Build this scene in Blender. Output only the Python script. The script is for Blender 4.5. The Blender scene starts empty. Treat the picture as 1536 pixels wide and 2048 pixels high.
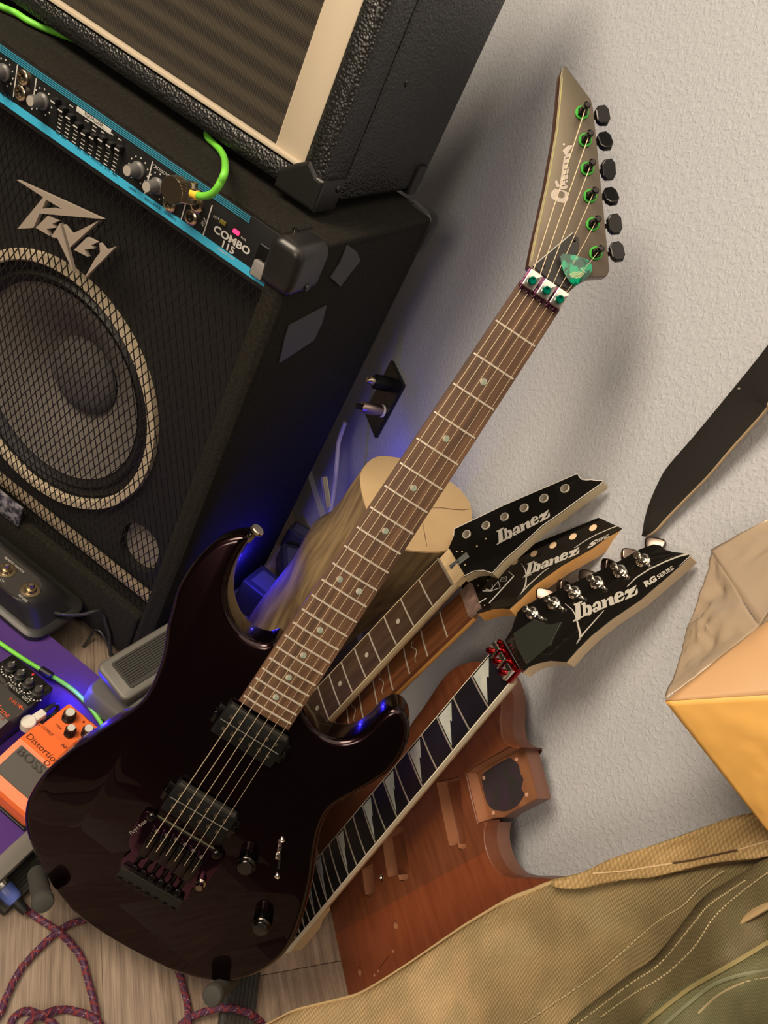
import bpy, bmesh, math, random
import numpy as np
from mathutils import Matrix, Vector, noise
from mathutils.geometry import delaunay_2d_cdt
random.seed(7)
S = bpy.context.scene
COL = S.collection

# ------------------------------------------------------------------ camera
MC = np.array([[0.269, 0.7041, -0.6572], [0.8703, 0.1147, 0.479], [0.4126, -0.7008, -0.5819]])
_u, _s, _v = np.linalg.svd(MC); MC = _u @ _v
CAM = np.array([0.0, 0.0, 0.985]); FPX = 1540.0
cd = bpy.data.cameras.new('camera'); cam = bpy.data.objects.new('camera', cd); COL.objects.link(cam)
cd.sensor_fit = 'VERTICAL'; cd.sensor_height = 36.0; cd.lens = FPX / 2048 * 36
cd.clip_start = 0.02; cd.clip_end = 50
cam.matrix_world = Matrix([[MC[i][0], -MC[i][1], -MC[i][2], CAM[i]] for i in range(3)] + [[0, 0, 0, 1]])
S.camera = cam

# ------------------------------------------------------------------ light
W = bpy.data.worlds.new('world'); S.world = W; W.use_nodes = True
W.node_tree.nodes['Background'].inputs[0].default_value = (1.0, 0.80, 0.60, 1)
W.node_tree.nodes['Background'].inputs[1].default_value = 0.035

def area(name, loc, target, size, power, color, sy=None):
    l = bpy.data.lights.new(name, 'AREA'); l.energy = power; l.color = color; l.size = size
    if sy: l.shape = 'RECTANGLE'; l.size_y = sy
    else: l.shape = 'DISK'
    o = bpy.data.objects.new(name, l); COL.objects.link(o); o.location = loc
    o.rotation_euler = (Vector(target) - Vector(loc)).to_track_quat('-Z', 'Y').to_euler()
    return o
def point(name, loc, power, color, r=0.02):
    l = bpy.data.lights.new(name, 'POINT'); l.energy = power; l.color = color; l.shadow_soft_size = r
    o = bpy.data.objects.new(name, l); COL.objects.link(o); o.location = loc
    return o
area('ceiling_light', (-0.62, -1.25, 2.35), (-0.6, 0.4, 0.4), 1.2, 68, (1.0, 0.83, 0.63))
area('side_fill', (0.95, -1.25, 1.45), (-0.3, 0.5, 0.3), 0.7, 15, (1.0, 0.84, 0.66))  # soft fill added to brighten the neck sides, no known source there
area('ceiling_bounce', (0.2, -0.5, 2.6), (0.1, 0.2, 0), 2.4, 26, (1.0, 0.82, 0.64))
point('blue_led_behind', (-0.800, 0.415, 0.13), 0.60, (0.03, 0.02, 1.0), 0.006)
point('blue_led_wall', (-0.86, 0.54, 0.34), 0.07, (0.05, 0.05, 1.0), 0.006)
point('blue_led_board', (-0.600, 0.160, 0.082), 0.13, (0.02, 0.01, 1.0), 0.004)
point('blue_led_pedals', (-0.613, 0.108, 0.074), 0.022, (0.02, 0.01, 1.0), 0.003)

S.view_settings.view_transform = 'Standard'; S.view_settings.look = 'None'
S.view_settings.gamma = 1.0; S.view_settings.use_curve_mapping = False
S.view_settings.exposure = 0.0

# ------------------------------------------------------------------ helpers: geometry of the view
def ray(px, py): return MC @ np.array([(px - 768) / FPX, (py - 1024) / FPX, 1.0])
def at_depth(px, py, s): return CAM + ray(px, py) * s
def on_plane(px, py, o, n):
    r = ray(px, py); return CAM + r * (n @ (o - CAM)) / (n @ r)
def on_z(px, py, h): return on_plane(px, py, np.array([0, 0, h]), np.array([0, 0, 1.0]))
def nrm(v): v = np.asarray(v, float); return v / np.linalg.norm(v)
class Fr:
    """A local frame: origin o, axes u, v and n = u x v (facing the viewer)."""
    def __init__(s, o, u, v):
        s.o = np.asarray(o, float); s.u = nrm(u); v = np.asarray(v, float)
        s.v = nrm(v - s.u * (s.u @ v)); s.n = np.cross(s.u, s.v)
    def at(s, px, py, h=0.0):
        P = on_plane(px, py, s.o + s.n * h, s.n) - s.o
        return (float(P @ s.u), float(P @ s.v))
    def pts(s, L, h=0.0): return [s.at(x, y, h) for x, y in L]
    def loc(s, P): q = np.asarray(P) - s.o; return (float(q @ s.u), float(q @ s.v), float(q @ s.n))
    def world(s, a, b, c=0.0): return s.o + s.u * a + s.v * b + s.n * c
    def mat(s): return Matrix([[s.u[i], s.v[i], s.n[i], s.o[i]] for i in range(3)] + [[0, 0, 0, 1]])
def Z(L, k, ox, oy): return [(a / k + ox, b / k + oy) for a, b in L]   # reading of an enlarged crop
def smooth(P, n=6, closed=True):
    out = []; N = len(P); rng = range(N if closed else N - 1)
    for i in rng:
        g = (lambda j: P[j % N]) if closed else (lambda j: P[min(max(j, 0), N - 1)])
        p0, p1, p2, p3 = [np.asarray(g(i + d), float) for d in (-1, 0, 1, 2)]
        for k in range(n):
            t = k / n
            out.append(tuple(0.5 * ((2 * p1) + (-p0 + p2) * t + (2 * p0 - 5 * p1 + 4 * p2 - p3) * t * t + (-p0 + 3 * p1 - 3 * p2 + p3) * t ** 3)))
    if not closed: out.append(tuple(P[-1]))
    return out
def area2(P): return 0.5 * sum(P[i][0] * P[(i + 1) % len(P)][1] - P[(i + 1) % len(P)][0] * P[i][1] for i in range(len(P)))
def inpoly(x, y, P):
    c = False; j = len(P) - 1
    for i in range(len(P)):
        if (P[i][1] > y) != (P[j][1] > y) and x < (P[j][0] - P[i][0]) * (y - P[i][1]) / (P[j][1] - P[i][1]) + P[i][0]: c = not c
        j = i
    return c
def circ(cx, cy, r, n=16, ry=None): return [(cx + r * math.cos(2 * math.pi * i / n), cy + (ry or r) * math.sin(2 * math.pi * i / n)) for i in range(n)]
def rrect(x0, y0, x1, y1, r, n=4):
    P = []
    for cx, cy, a in ((x1 - r, y1 - r, 0), (x0 + r, y1 - r, 90), (x0 + r, y0 + r, 180), (x1 - r, y0 + r, 270)):
        for k in range(n + 1):
            t = math.radians(a + 90 * k / n); P.append((cx + r * math.cos(t), cy + r * math.sin(t)))
    return P

class MB:
    """Collects shapes that become ONE mesh object."""
    def __init__(s): s.v = []; s.f = []; s.sm = []
    def add(s, V, Fc, smo=False):
        b = len(s.v); s.v += [tuple(map(float, p)) for p in V]
        for f in Fc: s.f.append([b + i for i in f]); s.sm.append(smo)
        return s
    def box(s, c, d, R=None, bev=0.0):
        hx, hy, hz = d[0] / 2, d[1] / 2, d[2] / 2
        if bev:
            L = rrect(-hx, -hy, hx, hy, min(bev * 1.01, hx * .99, hy * .99), 3)
            m2 = MB(); m2.slab(L, -hz, hz, bev * .95, bev * .95, 2)
            V = m2.v; Fc = m2.f; sm = m2.sm
        else:
            V = [(x, y, z) for x in (-hx, hx) for y in (-hy, hy) for z in (-hz, hz)]
            Fc = [(0, 1, 3, 2), (4, 6, 7, 5), (0, 4, 5, 1), (2, 3, 7, 6), (0, 2, 6, 4), (1, 5, 7, 3)]; sm = None
        if R is not None: V = [tuple(R @ Vector(p)) for p in V]
        V = [(p[0] + c[0], p[1] + c[1], p[2] + c[2]) for p in V]
        b = len(s.v); s.v += V
        for i, f in enumerate(Fc): s.f.append([b + j for j in f]); s.sm.append(sm[i] if sm else False)
        return s
    def slab(s, P, z0, z1, rt=0.0, rb=0.0, seg=4, holes=()):
        """Extrude outline P from z0 to z1 with rounded top / bottom rims."""
        if area2(P) < 0: P = P[::-1]
        P = [p for i, p in enumerate(P) if (p[0] - P[i - 1][0]) ** 2 + (p[1] - P[i - 1][1]) ** 2 > 1e-12]
        N = len(P); nr = []
        for i in range(N):
            a, b, c = P[i - 1], P[i], P[(i + 1) % N]
            e1 = nrm((b[0] - a[0], b[1] - a[1])); e2 = nrm((c[0] - b[0], c[1] - b[1]))
            m = np.array([-(e1[1] + e2[1]), e1[0] + e2[0]]); L = np.linalg.norm(m)
            m = m / L if L > 1e-9 else np.array([-e1[1], e1[0]])
            k = 1 / max(0.45, abs(m @ np.array([-e1[1], e1[0]])))
            nr.append(m * k)
        lim = [1.0] * N; rr = max(rt, rb)
        if rr > 0 and N > 14:                                        # never inset more than the local radius allows
            for i in range(N):
                for st in (1, 2, 3):
                    a, b, c = [np.array(P[(i + k) % N]) for k in (-st, 0, st)]
                    A2 = abs((b - a)[0] * (c - a)[1] - (b - a)[1] * (c - a)[0]); cr = (b - a)[0] * (c - b)[1] - (b - a)[1] * (c - b)[0]
                    if cr > 0 and A2 > 1e-14:
                        R = np.linalg.norm(b - a) * np.linalg.norm(c - b) * np.linalg.norm(c - a) / (2 * A2)
                        lim[i] = min(lim[i], max(.15, .75 * R / rr))
            for _ in range(3): lim = [min(lim[i], (lim[i - 1] + lim[i] + lim[(i + 1) % N]) / 3 + .02) for i in range(N)]
        rings = []
        if rb > 0:
            for k in range(seg + 1):
                t = math.pi / 2 * k / seg; rings.append((rb * (1 - math.sin(t)), z0 + rb * (1 - math.cos(t))))
        else: rings.append((0, z0))
        if rt > 0:
            for k in range(seg + 1):
                t = math.pi / 2 * k / seg; rings.append((rt * (1 - math.cos(t)), z1 - rt * (1 - math.sin(t))))
        else: rings.append((0, z1))
        b0 = len(s.v)
        for d, z in rings:
            for i in range(N): s.v.append((P[i][0] + nr[i][0] * d * lim[i], P[i][1] + nr[i][1] * d * lim[i], z))
        rnd = N > 14
        for k in range(len(rings) - 1):
            for i in range(N):
                j = (i + 1) % N; a = b0 + k * N
                s.f.append([a + i, a + j, a + N + j, a + N + i]); s.sm.append(rnd)
        top = [b0 + (len(rings) - 1) * N + i for i in range(N)]; bot = [b0 + i for i in range(N)]
        if not holes:
            s.f.append(top); s.sm.append(False); s.f.append(bot[::-1]); s.sm.append(False)
        else:
            for idx, flip in ((top, False), (bot, True)):
                z = s.v[idx[0]][2]; o2 = [(s.v[i][0], s.v[i][1]) for i in idx]
                pts = [Vector(p) for p in o2]; edges = [(i, (i + 1) % N) for i in range(N)]
                for H in holes:
                    q = len(pts); pts += [Vector(p) for p in H]; edges += [(q + i, q + (i + 1) % len(H)) for i in range(len(H))]
                r = delaunay_2d_cdt(pts, edges, [], 0, 1e-7); vo, fo = r[0], r[2]
                q = len(s.v); s.v += [(p.x, p.y, z) for p in vo]
                for f in fo:
                    cx = sum(vo[i].x for i in f) / 3; cy = sum(vo[i].y for i in f) / 3
                    if inpoly(cx, cy, o2) and not any(inpoly(cx, cy, H) for H in holes):
                        f = list(f)
                        if area2([(vo[i].x, vo[i].y) for i in f]) < 0: f = f[::-1]
                        s.f.append([q + i for i in (f[::-1] if flip else f)]); s.sm.append(False)
            for H in holes:
                if area2(H) > 0: H = H[::-1]
                q = len(s.v); n = len(H)
                s.v += [(p[0], p[1], rings[0][1]) for p in H] + [(p[0], p[1], rings[-1][1]) for p in H]
                for i in range(n):
                    j = (i + 1) % n; s.f.append([q + i, q + j, q + n + j, q + n + i]); s.sm.append(n > 10)
        return s
    def tube(s, P, r, seg=8, cap=True, flat=1.0):
        P = [np.asarray(p, float) for p in P]; n = len(P)
        R = r if hasattr(r, '__len__') else [r] * n
        T = [nrm(P[min(i + 1, n - 1)] - P[max(i - 1, 0)]) for i in range(n)]
        a = np.array([0, 0, 1.0]) if abs(T[0][2]) < .9 else np.array([1.0, 0, 0])
        x = nrm(np.cross(T[0], a)); b0 = len(s.v)
        for i in range(n):
            x = nrm(x - T[i] * (T[i] @ x)); y = np.cross(T[i], x)
            for k in range(seg):
                t = 2 * math.pi * k / seg; s.v.append(tuple(P[i] + x * R[i] * math.cos(t) + y * R[i] * flat * math.sin(t)))
        for i in range(n - 1):
            for k in range(seg):
                j = (k + 1) % seg; a = b0 + i * seg
                s.f.append([a + k, a + j, a + seg + j, a + seg + k]); s.sm.append(True)
        if cap:
            s.f.append([b0 + k for k in range(seg)][::-1]); s.sm.append(False)
            s.f.append([b0 + (n - 1) * seg + k for k in range(seg)]); s.sm.append(False)
        return s
    def lathe(s, prof, o=(0, 0, 0), ax=(0, 0, 1), seg=24, cap=True):
        """prof: list of (radius, height) along axis ax."""
        ax = nrm(ax); a = np.array([1.0, 0, 0]) if abs(ax[0]) < .9 else np.array([0, 1.0, 0])
        x = nrm(np.cross(ax, a)); y = np.cross(ax, x); o = np.asarray(o, float); b0 = len(s.v); n = len(prof)
        for r, h in prof:
            for k in range(seg):
                t = 2 * math.pi * k / seg; s.v.append(tuple(o + ax * h + (x * math.cos(t) + y * math.sin(t)) * max(r, 1e-5)))
        for i in range(n - 1):
            for k in range(seg):
                j = (k + 1) % seg; q = b0 + i * seg
                s.f.append([q + k, q + j, q + seg + j, q + seg + k]); s.sm.append(True)
        if cap:
            s.f.append([b0 + k for k in range(seg)][::-1]); s.sm.append(False)
            s.f.append([b0 + (n - 1) * seg + k for k in range(seg)]); s.sm.append(False)
        return s
    def loft(s, rings, closed=True, cap=True, smo=True):
        n = len(rings[0]); b0 = len(s.v)
        for r in rings: s.v += [tuple(map(float, p)) for p in r]
        for i in range(len(rings) - 1):
            for k in range(n if closed else n - 1):
                j = (k + 1) % n; a = b0 + i * n
                s.f.append([a + k, a + j, a + n + j, a + n + k]); s.sm.append(smo)
        if cap and closed:
            s.f.append([b0 + k for k in range(n)][::-1]); s.sm.append(False)
            s.f.append([b0 + (len(rings) - 1) * n + k for k in range(n)]); s.sm.append(False)
        return s
    def mesh(s, name, angle=38):
        me = bpy.data.meshes.new(name); me.from_pydata(s.v, [], s.f)
        me.polygons.foreach_set('use_smooth', s.sm); me.validate(); me.update()
        if any(s.sm): me.set_sharp_from_angle(angle=math.radians(angle))
        return me
    def build(s, name, mat, parent=None, label=None, kind=None):
        me = s.mesh(name); me.materials.append(mat)
        return link(name, me, parent, label, kind)
def link(name, me, parent=None, label=None, kind=None):
    o = bpy.data.objects.new(name, me); COL.objects.link(o)
    if parent is not None: o.parent = parent
    if label: o['label'] = label
    if kind: o['kind'] = kind
    return o
def tag(o, label, cat, group=None, kind=None):
    o['label'] = label; o['category'] = cat
    if group: o['group'] = group
    if kind: o['kind'] = kind
    return o
def thing(name, label, cat, fr=None, group=None):
    o = bpy.data.objects.new(name, None); COL.objects.link(o); o.empty_display_size = .02
    if fr is not None: o.matrix_world = fr.mat()
    return tag(o, label, cat, group)
def copies(me, name, parent, mats, label=None):
    """Alike pieces sharing one mesh; mats = list of (x,y,z) or Matrix."""
    for m in mats:
        o = link(name, me, parent, label)
        if isinstance(m, Matrix): o.matrix_local = m
        else: o.location = m

def text(s, name, parent, mat, a, b, capk=0.72, z=0.0, th=0.0004, shear=0.0, bold=0.0, label=None):
    """Lettering s laid from point a to point b (local x,y); cap height = capk * natural proportion."""
    c = bpy.data.curves.new('t', 'FONT'); c.body = s; c.size = 1; c.extrude = 0.0; c.offset = bold; c.resolution_u = 3
    o = bpy.data.objects.new('t', c); me = bpy.data.meshes.new_from_object(o)
    bpy.data.objects.remove(o); bpy.data.curves.remove(c)
    xs = [v.co.x for v in me.vertices]
    x0, x1 = min(xs), max(xs); L = math.hypot(b[0] - a[0], b[1] - a[1]); k = L / (x1 - x0)
    d = nrm((b[0] - a[0], b[1] - a[1])); p = (-d[1], d[0]); ky = k * capk / 0.72
    for v in me.vertices:
        X = (v.co.x - x0) * k; Y = v.co.y * ky; X += shear * Y
        v.co = (a[0] + d[0] * X + p[0] * Y, a[1] + d[1] * X + p[1] * Y, z + th)
    me.materials.clear(); me.materials.append(mat); me.name = name
    return link(name, me, parent, label)
def polys(m, L, z0, z1):
    for P in L:
        if isinstance(P, tuple) and isinstance(P[0], list): m.slab(P[0], z0, z1, holes=[P[1]])
        else: m.slab(P, z0, z1)

# ------------------------------------------------------------------ materials
def mat(name, col, rough=0.5, metal=0.0, coat=0.0, coatr=0.05, bump=None, var=None, emit=None, trans=0.0, sheen=0.0, spec=0.5, sub=0.0, alpha=1.0):
    """bump = (kind, scale, strength, dist) ; var = (scale, colour2, stretch xyz, contrast)"""
    m = bpy.data.materials.new(name); m.use_nodes = True; nt = m.node_tree; P = nt.nodes['Principled BSDF']
    I = P.inputs; I['Base Color'].default_value = (*col, 1); I['Roughness'].default_value = rough; I['Metallic'].default_value = metal
    I['Coat Weight'].default_value = coat; I['Coat Roughness'].default_value = coatr; I['Specular IOR Level'].default_value = spec
    if sheen: I['Sheen Weight'].default_value = sheen
    if trans: I['Transmission Weight'].default_value = trans
    if sub: I['Subsurface Weight'].default_value = sub; I['Subsurface Radius'].default_value = (.02, .01, .005)
    if alpha < 1: I['Alpha'].default_value = alpha
    if emit: I['Emission Color'].default_value = (*emit[0], 1); I['Emission Strength'].default_value = emit[1]
    tc = nt.nodes.new('ShaderNodeTexCoord')
    def tex(kind, scale, stretch=(1, 1, 1)):
        mp = nt.nodes.new('ShaderNodeMapping'); mp.inputs['Scale'].default_value = stretch
        nt.links.new(tc.outputs['Object'], mp.inputs[0])
        t = nt.nodes.new({'noise': 'ShaderNodeTexNoise', 'voronoi': 'ShaderNodeTexVoronoi', 'wave': 'ShaderNodeTexWave', 'magic': 'ShaderNodeTexMagic'}[kind])
        t.inputs['Scale'].default_value = scale; nt.links.new(mp.outputs[0], t.inputs['Vector'])
        if kind == 'noise': t.inputs['Detail'].default_value = 5
        return t
    if var:
        scale, c2, st, con = var
        t = tex('noise', scale, st); r = nt.nodes.new('ShaderNodeValToRGB')
        r.color_ramp.elements[0].position = .5 - con; r.color_ramp.elements[1].position = .5 + con
        r.color_ramp.elements[0].color = (*col, 1); r.color_ramp.elements[1].color = (*c2, 1)
        nt.links.new(t.outputs[0], r.inputs[0]); nt.links.new(r.outputs[0], I['Base Color'])
    if bump:
        kind, scale, stg, dist = bump[:4]; st = bump[4] if len(bump) > 4 else (1, 1, 1)
        t = tex(kind, scale, st); b = nt.nodes.new('ShaderNodeBump'); b.inputs['Strength'].default_value = stg; b.inputs['Distance'].default_value = dist
        nt.links.new(t.outputs[0], b.inputs['Height']); nt.links.new(b.outputs[0], I['Normal'])
    return m
BLACK = mat('black_plastic', (.009, .009, .009), .42, spec=.35)
BLKGLOSS = mat('black_gloss', (.006, .0055, .005), .12, coat=.8, coatr=.03)
BLKMETAL = mat('black_metal', (.05, .045, .045), .22, 1.0)
CHROME = mat('chrome', (.75, .70, .63), .14, 1.0)
NICKEL = mat('nickel', (.62, .52, .38), .22, 1.0)
SMOKE = mat('smoked_chrome', (.32, .27, .23), .12, 1.0)
FRETM = mat('fret_wire', (.66, .60, .50), .35, .55)
WHITEP = mat('white_print', (.55, .54, .50), .5)
LOGOG = mat('logo_silver', (.45, .43, .38), .45)
# ================================================================== THE SETTING
WALLY = 0.600
def wall_mat():
    m = bpy.data.materials.new('textured_wall_paint'); m.use_nodes = True; nt = m.node_tree; P = nt.nodes['Principled BSDF']
    P.inputs['Base Color'].default_value = (.49, .508, .545, 1); P.inputs['Roughness'].default_value = .62
    tc = nt.nodes.new('ShaderNodeTexCoord')
    def nz(scale, det, st=(1, 1, 1)):
        mp = nt.nodes.new('ShaderNodeMapping'); mp.inputs['Scale'].default_value = st
        nt.links.new(tc.outputs['Object'], mp.inputs[0])
        t = nt.nodes.new('ShaderNodeTexNoise'); t.inputs['Scale'].default_value = scale; t.inputs['Detail'].default_value = det
        t.inputs['Distortion'].default_value = .6
        nt.links.new(mp.outputs[0], t.inputs['Vector']); return t
    t1 = nz(215, 3, (1, 1, .72)); r = nt.nodes.new('ShaderNodeValToRGB'); r.color_ramp.elements[0].position = .46; r.color_ramp.elements[1].position = .60
    nt.links.new(t1.outputs[0], r.inputs[0])
    t2 = nz(600, 4)
    ad = nt.nodes.new('ShaderNodeMath'); ad.operation = 'MULTIPLY_ADD'; ad.inputs[1].default_value = .3
    nt.links.new(t2.outputs[0], ad.inputs[0]); nt.links.new(r.outputs[0], ad.inputs[2])
    b = nt.nodes.new('ShaderNodeBump'); b.inputs['Strength'].default_value = .5; b.inputs['Distance'].default_value = .0007
    nt.links.new(ad.outputs[0], b.inputs['Height']); nt.links.new(b.outputs[0], P.inputs['Normal'])
    return m
w = MB().box((0.2, WALLY + .05, 1.2), (6.4, .1, 2.4)).build('wall_back', wall_mat()); w['kind'] = 'structure'
fl = MB().box((-0.9, -.25, -.02), (3.0, 1.7, .026)).build('floor', mat('floor_underlay', (.06, .045, .035), .8)); fl['kind'] = 'structure'
def plank_mat():
    m = mat('floor_plank_vinyl', (.33, .24, .17), .42)
    nt = m.node_tree; P = nt.nodes['Principled BSDF']; tc = nt.nodes.new('ShaderNodeTexCoord')
    oi = nt.nodes.new('ShaderNodeObjectInfo')
    ad = nt.nodes.new('ShaderNodeVectorMath'); ad.operation = 'ADD'; nt.links.new(tc.outputs['Object'], ad.inputs[0])
    cb = nt.nodes.new('ShaderNodeVectorMath'); cb.operation = 'SCALE'; cb.inputs[0].default_value = (7, 5, 3)
    nt.links.new(oi.outputs['Random'], cb.inputs['Scale']); nt.links.new(cb.outputs[0], ad.inputs[1])
    def nz(scale, st, det=6):
        mp = nt.nodes.new('ShaderNodeMapping'); mp.inputs['Scale'].default_value = st; nt.links.new(ad.outputs[0], mp.inputs[0])
        t = nt.nodes.new('ShaderNodeTexNoise'); t.inputs['Scale'].default_value = scale; t.inputs['Detail'].default_value = det
        nt.links.new(mp.outputs[0], t.inputs['Vector']); return t
    a = nz(9, (1, 14, 1)); c = nz(30, (.6, 22, 1))
    r = nt.nodes.new('ShaderNodeValToRGB'); e = r.color_ramp.elements
    e[0].position = .25; e[0].color = (.20, .145, .11, 1); e[1].position = .75; e[1].color = (.42, .33, .25, 1)
    nt.links.new(a.outputs[0], r.inputs[0])
    r2 = nt.nodes.new('ShaderNodeValToRGB'); r2.color_ramp.elements[0].position = .35; r2.color_ramp.elements[0].color = (.62, .60, .58, 1)
    r2.color_ramp.elements[1].position = .6; nt.links.new(c.outputs[0], r2.inputs[0])
    mx = nt.nodes.new('ShaderNodeMix'); mx.data_type = 'RGBA'; mx.blend_type = 'MULTIPLY'; mx.inputs[0].default_value = .8
    nt.links.new(r.outputs[0], mx.inputs[6]); nt.links.new(r2.outputs[0], mx.inputs[7])
    hs = nt.nodes.new('ShaderNodeHueSaturation'); mr = nt.nodes.new('ShaderNodeMapRange'); mr.inputs[3].default_value = .84; mr.inputs[4].default_value = 1.04
    nt.links.new(oi.outputs['Random'], mr.inputs[0]); nt.links.new(mr.outputs[0], hs.inputs['Value'])
    nt.links.new(mx.outputs[2], hs.inputs['Color']); nt.links.new(hs.outputs[0], P.inputs['Base Color'])
    b = nt.nodes.new('ShaderNodeBump'); b.inputs['Strength'].default_value = .25; b.inputs['Distance'].default_value = .0006
    nt.links.new(c.outputs[0], b.inputs['Height']); nt.links.new(b.outputs[0], P.inputs['Normal'])
    return m
PM = plank_mat()
pw, pl = .152, .915
pme = MB().box((0, 0, -.0035), (pl - .0008, pw - .0004, .007), bev=.0003).mesh('plank'); pme.materials.append(PM)
seam_x = -.2545
for r in range(-8, 3):
    y = .424 + r * pw
    off = {0: 0, -1: .41, -2: .17, 1: .3}.get(r, (r * .37) % .9)
    for c in range(-2, 1):
        x = seam_x + pl / 2 + c * pl + off
        if r > 1 or x + pl / 2 > 1.0: continue
        o = link('plank', pme, fl); o.location = (x, y, 0)
        if r == 1:                                     # the cut row along the wall
            o.scale = (1, .098 / pw, 1); o.location = (x, .549, 0)
bb = MB().box((0.2, WALLY - .006, .045), (6.0, .012, .09)).build('baseboard_back', mat('baseboard_paint', (.55, .54, .52), .45)); bb['kind'] = 'structure'
# ================================================================== LOWER COMBO AMP
XA = nrm((MC @ nrm((1, 0, 0)))*0 + np.array([.7193, .6947, 0])); ZA = np.array([-XA[1], XA[0], 0.0]); UP = np.array([0, 0, 1.0])
FOOT = on_z(195, 1283, 0)
T = on_plane(606, 505, FOOT, ZA); AH = T[2]                       # top right front corner, height .698
FA = Fr(np.array([T[0], T[1], 0]), XA, UP)                          # u right, v up, n toward the viewer (-ZA)
CARPET = mat('black_carpet', (.0075, .0068, .0052), .95, bump=('noise', 900, .9, .0012), var=(260, (.018, .0155, .011), (1, 1, 1), .18), spec=.2)
TOLEX = mat('pebbled_black_tolex', (.010, .0098, .0095), .36, bump=('voronoi', 330, .9, .0011), spec=.6)
AW, AD = .585, .335
amp = thing('combo_amp', 'black carpet-covered bass combo amplifier standing on the floor under the smaller amp', 'amplifier', FA)
b = MB()
fz = .020                                                           # recess of the baffle behind the front rim
b.slab(rrect(-AW + .004, .016, -.004, AH - .004, .012, 3), -AD, -.170)                # rear box
def bar(x0, y0, x1, y1, z0, z1, r=.007): b.box(((x0 + x1) / 2, (y0 + y1) / 2, (z0 + z1) / 2), (x1 - x0, y1 - y0, z1 - z0), bev=r)
bar(-.030, .012, 0, AH, -AD, 0, .010); bar(-AW, .012, -AW + .03, AH, -AD, 0, .010)
bar(-AW, AH - .012, 0, AH + .0002, -AD, -.008, .004)
b.build('cabinet', CARPET, amp)
MB().box((-AW / 2, .6975, -.036), (AW - .058, .0055, .056), bev=.0025).build('top_rim', CARPET, amp)
MB().box((-AW / 2, .058, -.028), (AW - .058, .091, .056), bev=.006).build('bottom_rail', CARPET, amp)
m = MB()
for x in (-.03, -AW + .03):
    for z in (-.035, -AD + .035): MB().lathe([(.014, 0), (.016, .014)], (x, 0, z), (0, 1, 0), 16).build('rubber_foot', BLACK, amp)
BAFF = mat('painted_baffle', (.008, .007, .006), .8)
SPC, SPR = (-.2832, .3225), .1749
MB().slab([(-AW + .03, .10), (-.03, .10), (-.03, .63), (-AW + .03, .63)], -.060, -.0405, holes=[circ(SPC[0], SPC[1], SPR - .012, 48), rrect(-.12, .135, -.055, .215, .03, 5), rrect(-AW + .055, .135, -AW + .12, .215, .03, 5)]).build('baffle', BAFF, amp)
CONE = mat('paper_cone', (.135, .122, .105), .8)
CREAM = mat('cork_gasket', (.55, .46, .32), .7)
me = MB().lathe([(SPR - .012, -.004), (SPR - .012, .004), (SPR - .010, .006), (SPR + .001, .006), (SPR + .002, .000), (SPR + .002, -.002)], (*SPC, -.0385), (0, 0, 1), 64, False).build('speaker_gasket', CREAM, amp)
sur = MB(); R0 = SPR - .012
sur.lathe([(R0, 0), (R0 - .006, .003), (R0 - .012, -.002), (R0 - .017, .003), (R0 - .023, -.003), (R0 - .03, -.006)], (*SPC, -.044), (0, 0, 1), 64, False).build('speaker_surround', mat('rubber_surround', (.012, .011, .010), .5), me)
MB().lathe([(R0 - .027, -.003)] + [(R0 - .03 - t * .078, -.006 - .05 * t ** 1.25) for t in np.linspace(0, 1, 12)] + [(.02, -.06)], (*SPC, -.044), (0, 0, 1), 64, False).build('speaker_cone', CONE, me)
MB().lathe([(.056 * math.cos(t), -.052 + .022 * math.sin(t)) for t in np.linspace(0, math.pi / 2, 8)], (*SPC, -.044), (0, 0, 1), 40).build('dust_cap', mat('dust_cap_felt', (.080, .075, .070), .85), me)
# ported lower corners with tan damping wool seen through them
m = MB().box((-.09, .172, -.057), (.075, .085, .006), bev=.002); m.box((-AW + .09, .172, -.057), (.075, .085, .006), bev=.002)
m.build('port_lining', mat('tan_damping_felt', (.22, .19, .145), .9, bump=('noise', 300, .6, .002)), amp)
MB().box((-AW / 2, .118, -.030), (AW - .065, .014, .012), bev=.003).build('grille_ledge', mat('tan_ledge_felt', (.28, .22, .15), .9, bump=('noise', 220, .9, .003)), amp)
# expanded metal grille
def grille(x0, x1, y0, y1, z, px=.0104, py=.0215, w=.00115):
    m = MB(); nx = int((x1 - x0) / px) + 1; ny = int((y1 - y0) / py) + 1
    def seg(a, bb):
        a = (min(max(a[0], x0), x1), min(max(a[1], y0), y1)); bb = (min(max(bb[0], x0), x1), min(max(bb[1], y0), y1))
        d = np.array([bb[0] - a[0], bb[1] - a[1]]); L = np.linalg.norm(d)
        if L < 1e-4: return
        n = np.array([-d[1], d[0]]) / L * w / 2; q = [(a[0] + n[0], a[1] + n[1]), (a[0] - n[0], a[1] - n[1]), (bb[0] - n[0], bb[1] - n[1]), (bb[0] + n[0], bb[1] + n[1])]
        k = 1 if d[0] > 0 else -1
        V = [(p[0], p[1], z - .0008) for i, p in enumerate(q)] + [(p[0], p[1], z) for i, p in enumerate(q)]
        m.add(V, [(0, 1, 2, 3), (7, 6, 5, 4), (0, 4, 5, 1), (2, 6, 7, 3), (1, 5, 6, 2), (0, 3, 7, 4)])
    for j in range(ny):
        for i in range(nx):
            x = x0 + i * px; y = y0 + j * py
            c = (x, y); 
            seg((x, y), (x + px / 2, y + py / 2)); seg((x + px / 2, y + py / 2), (x, y + py))
            seg((x + px / 2, y + py / 2), (x + px, y)); seg((x + px, y + py), (x + px / 2, y + py / 2))
    return m
grille(-AW + .031, -.0305, .108, .636, -.010).build('grille_mesh', mat('black_grille_steel', (.020, .019, .018), .38, .6), amp)
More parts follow.
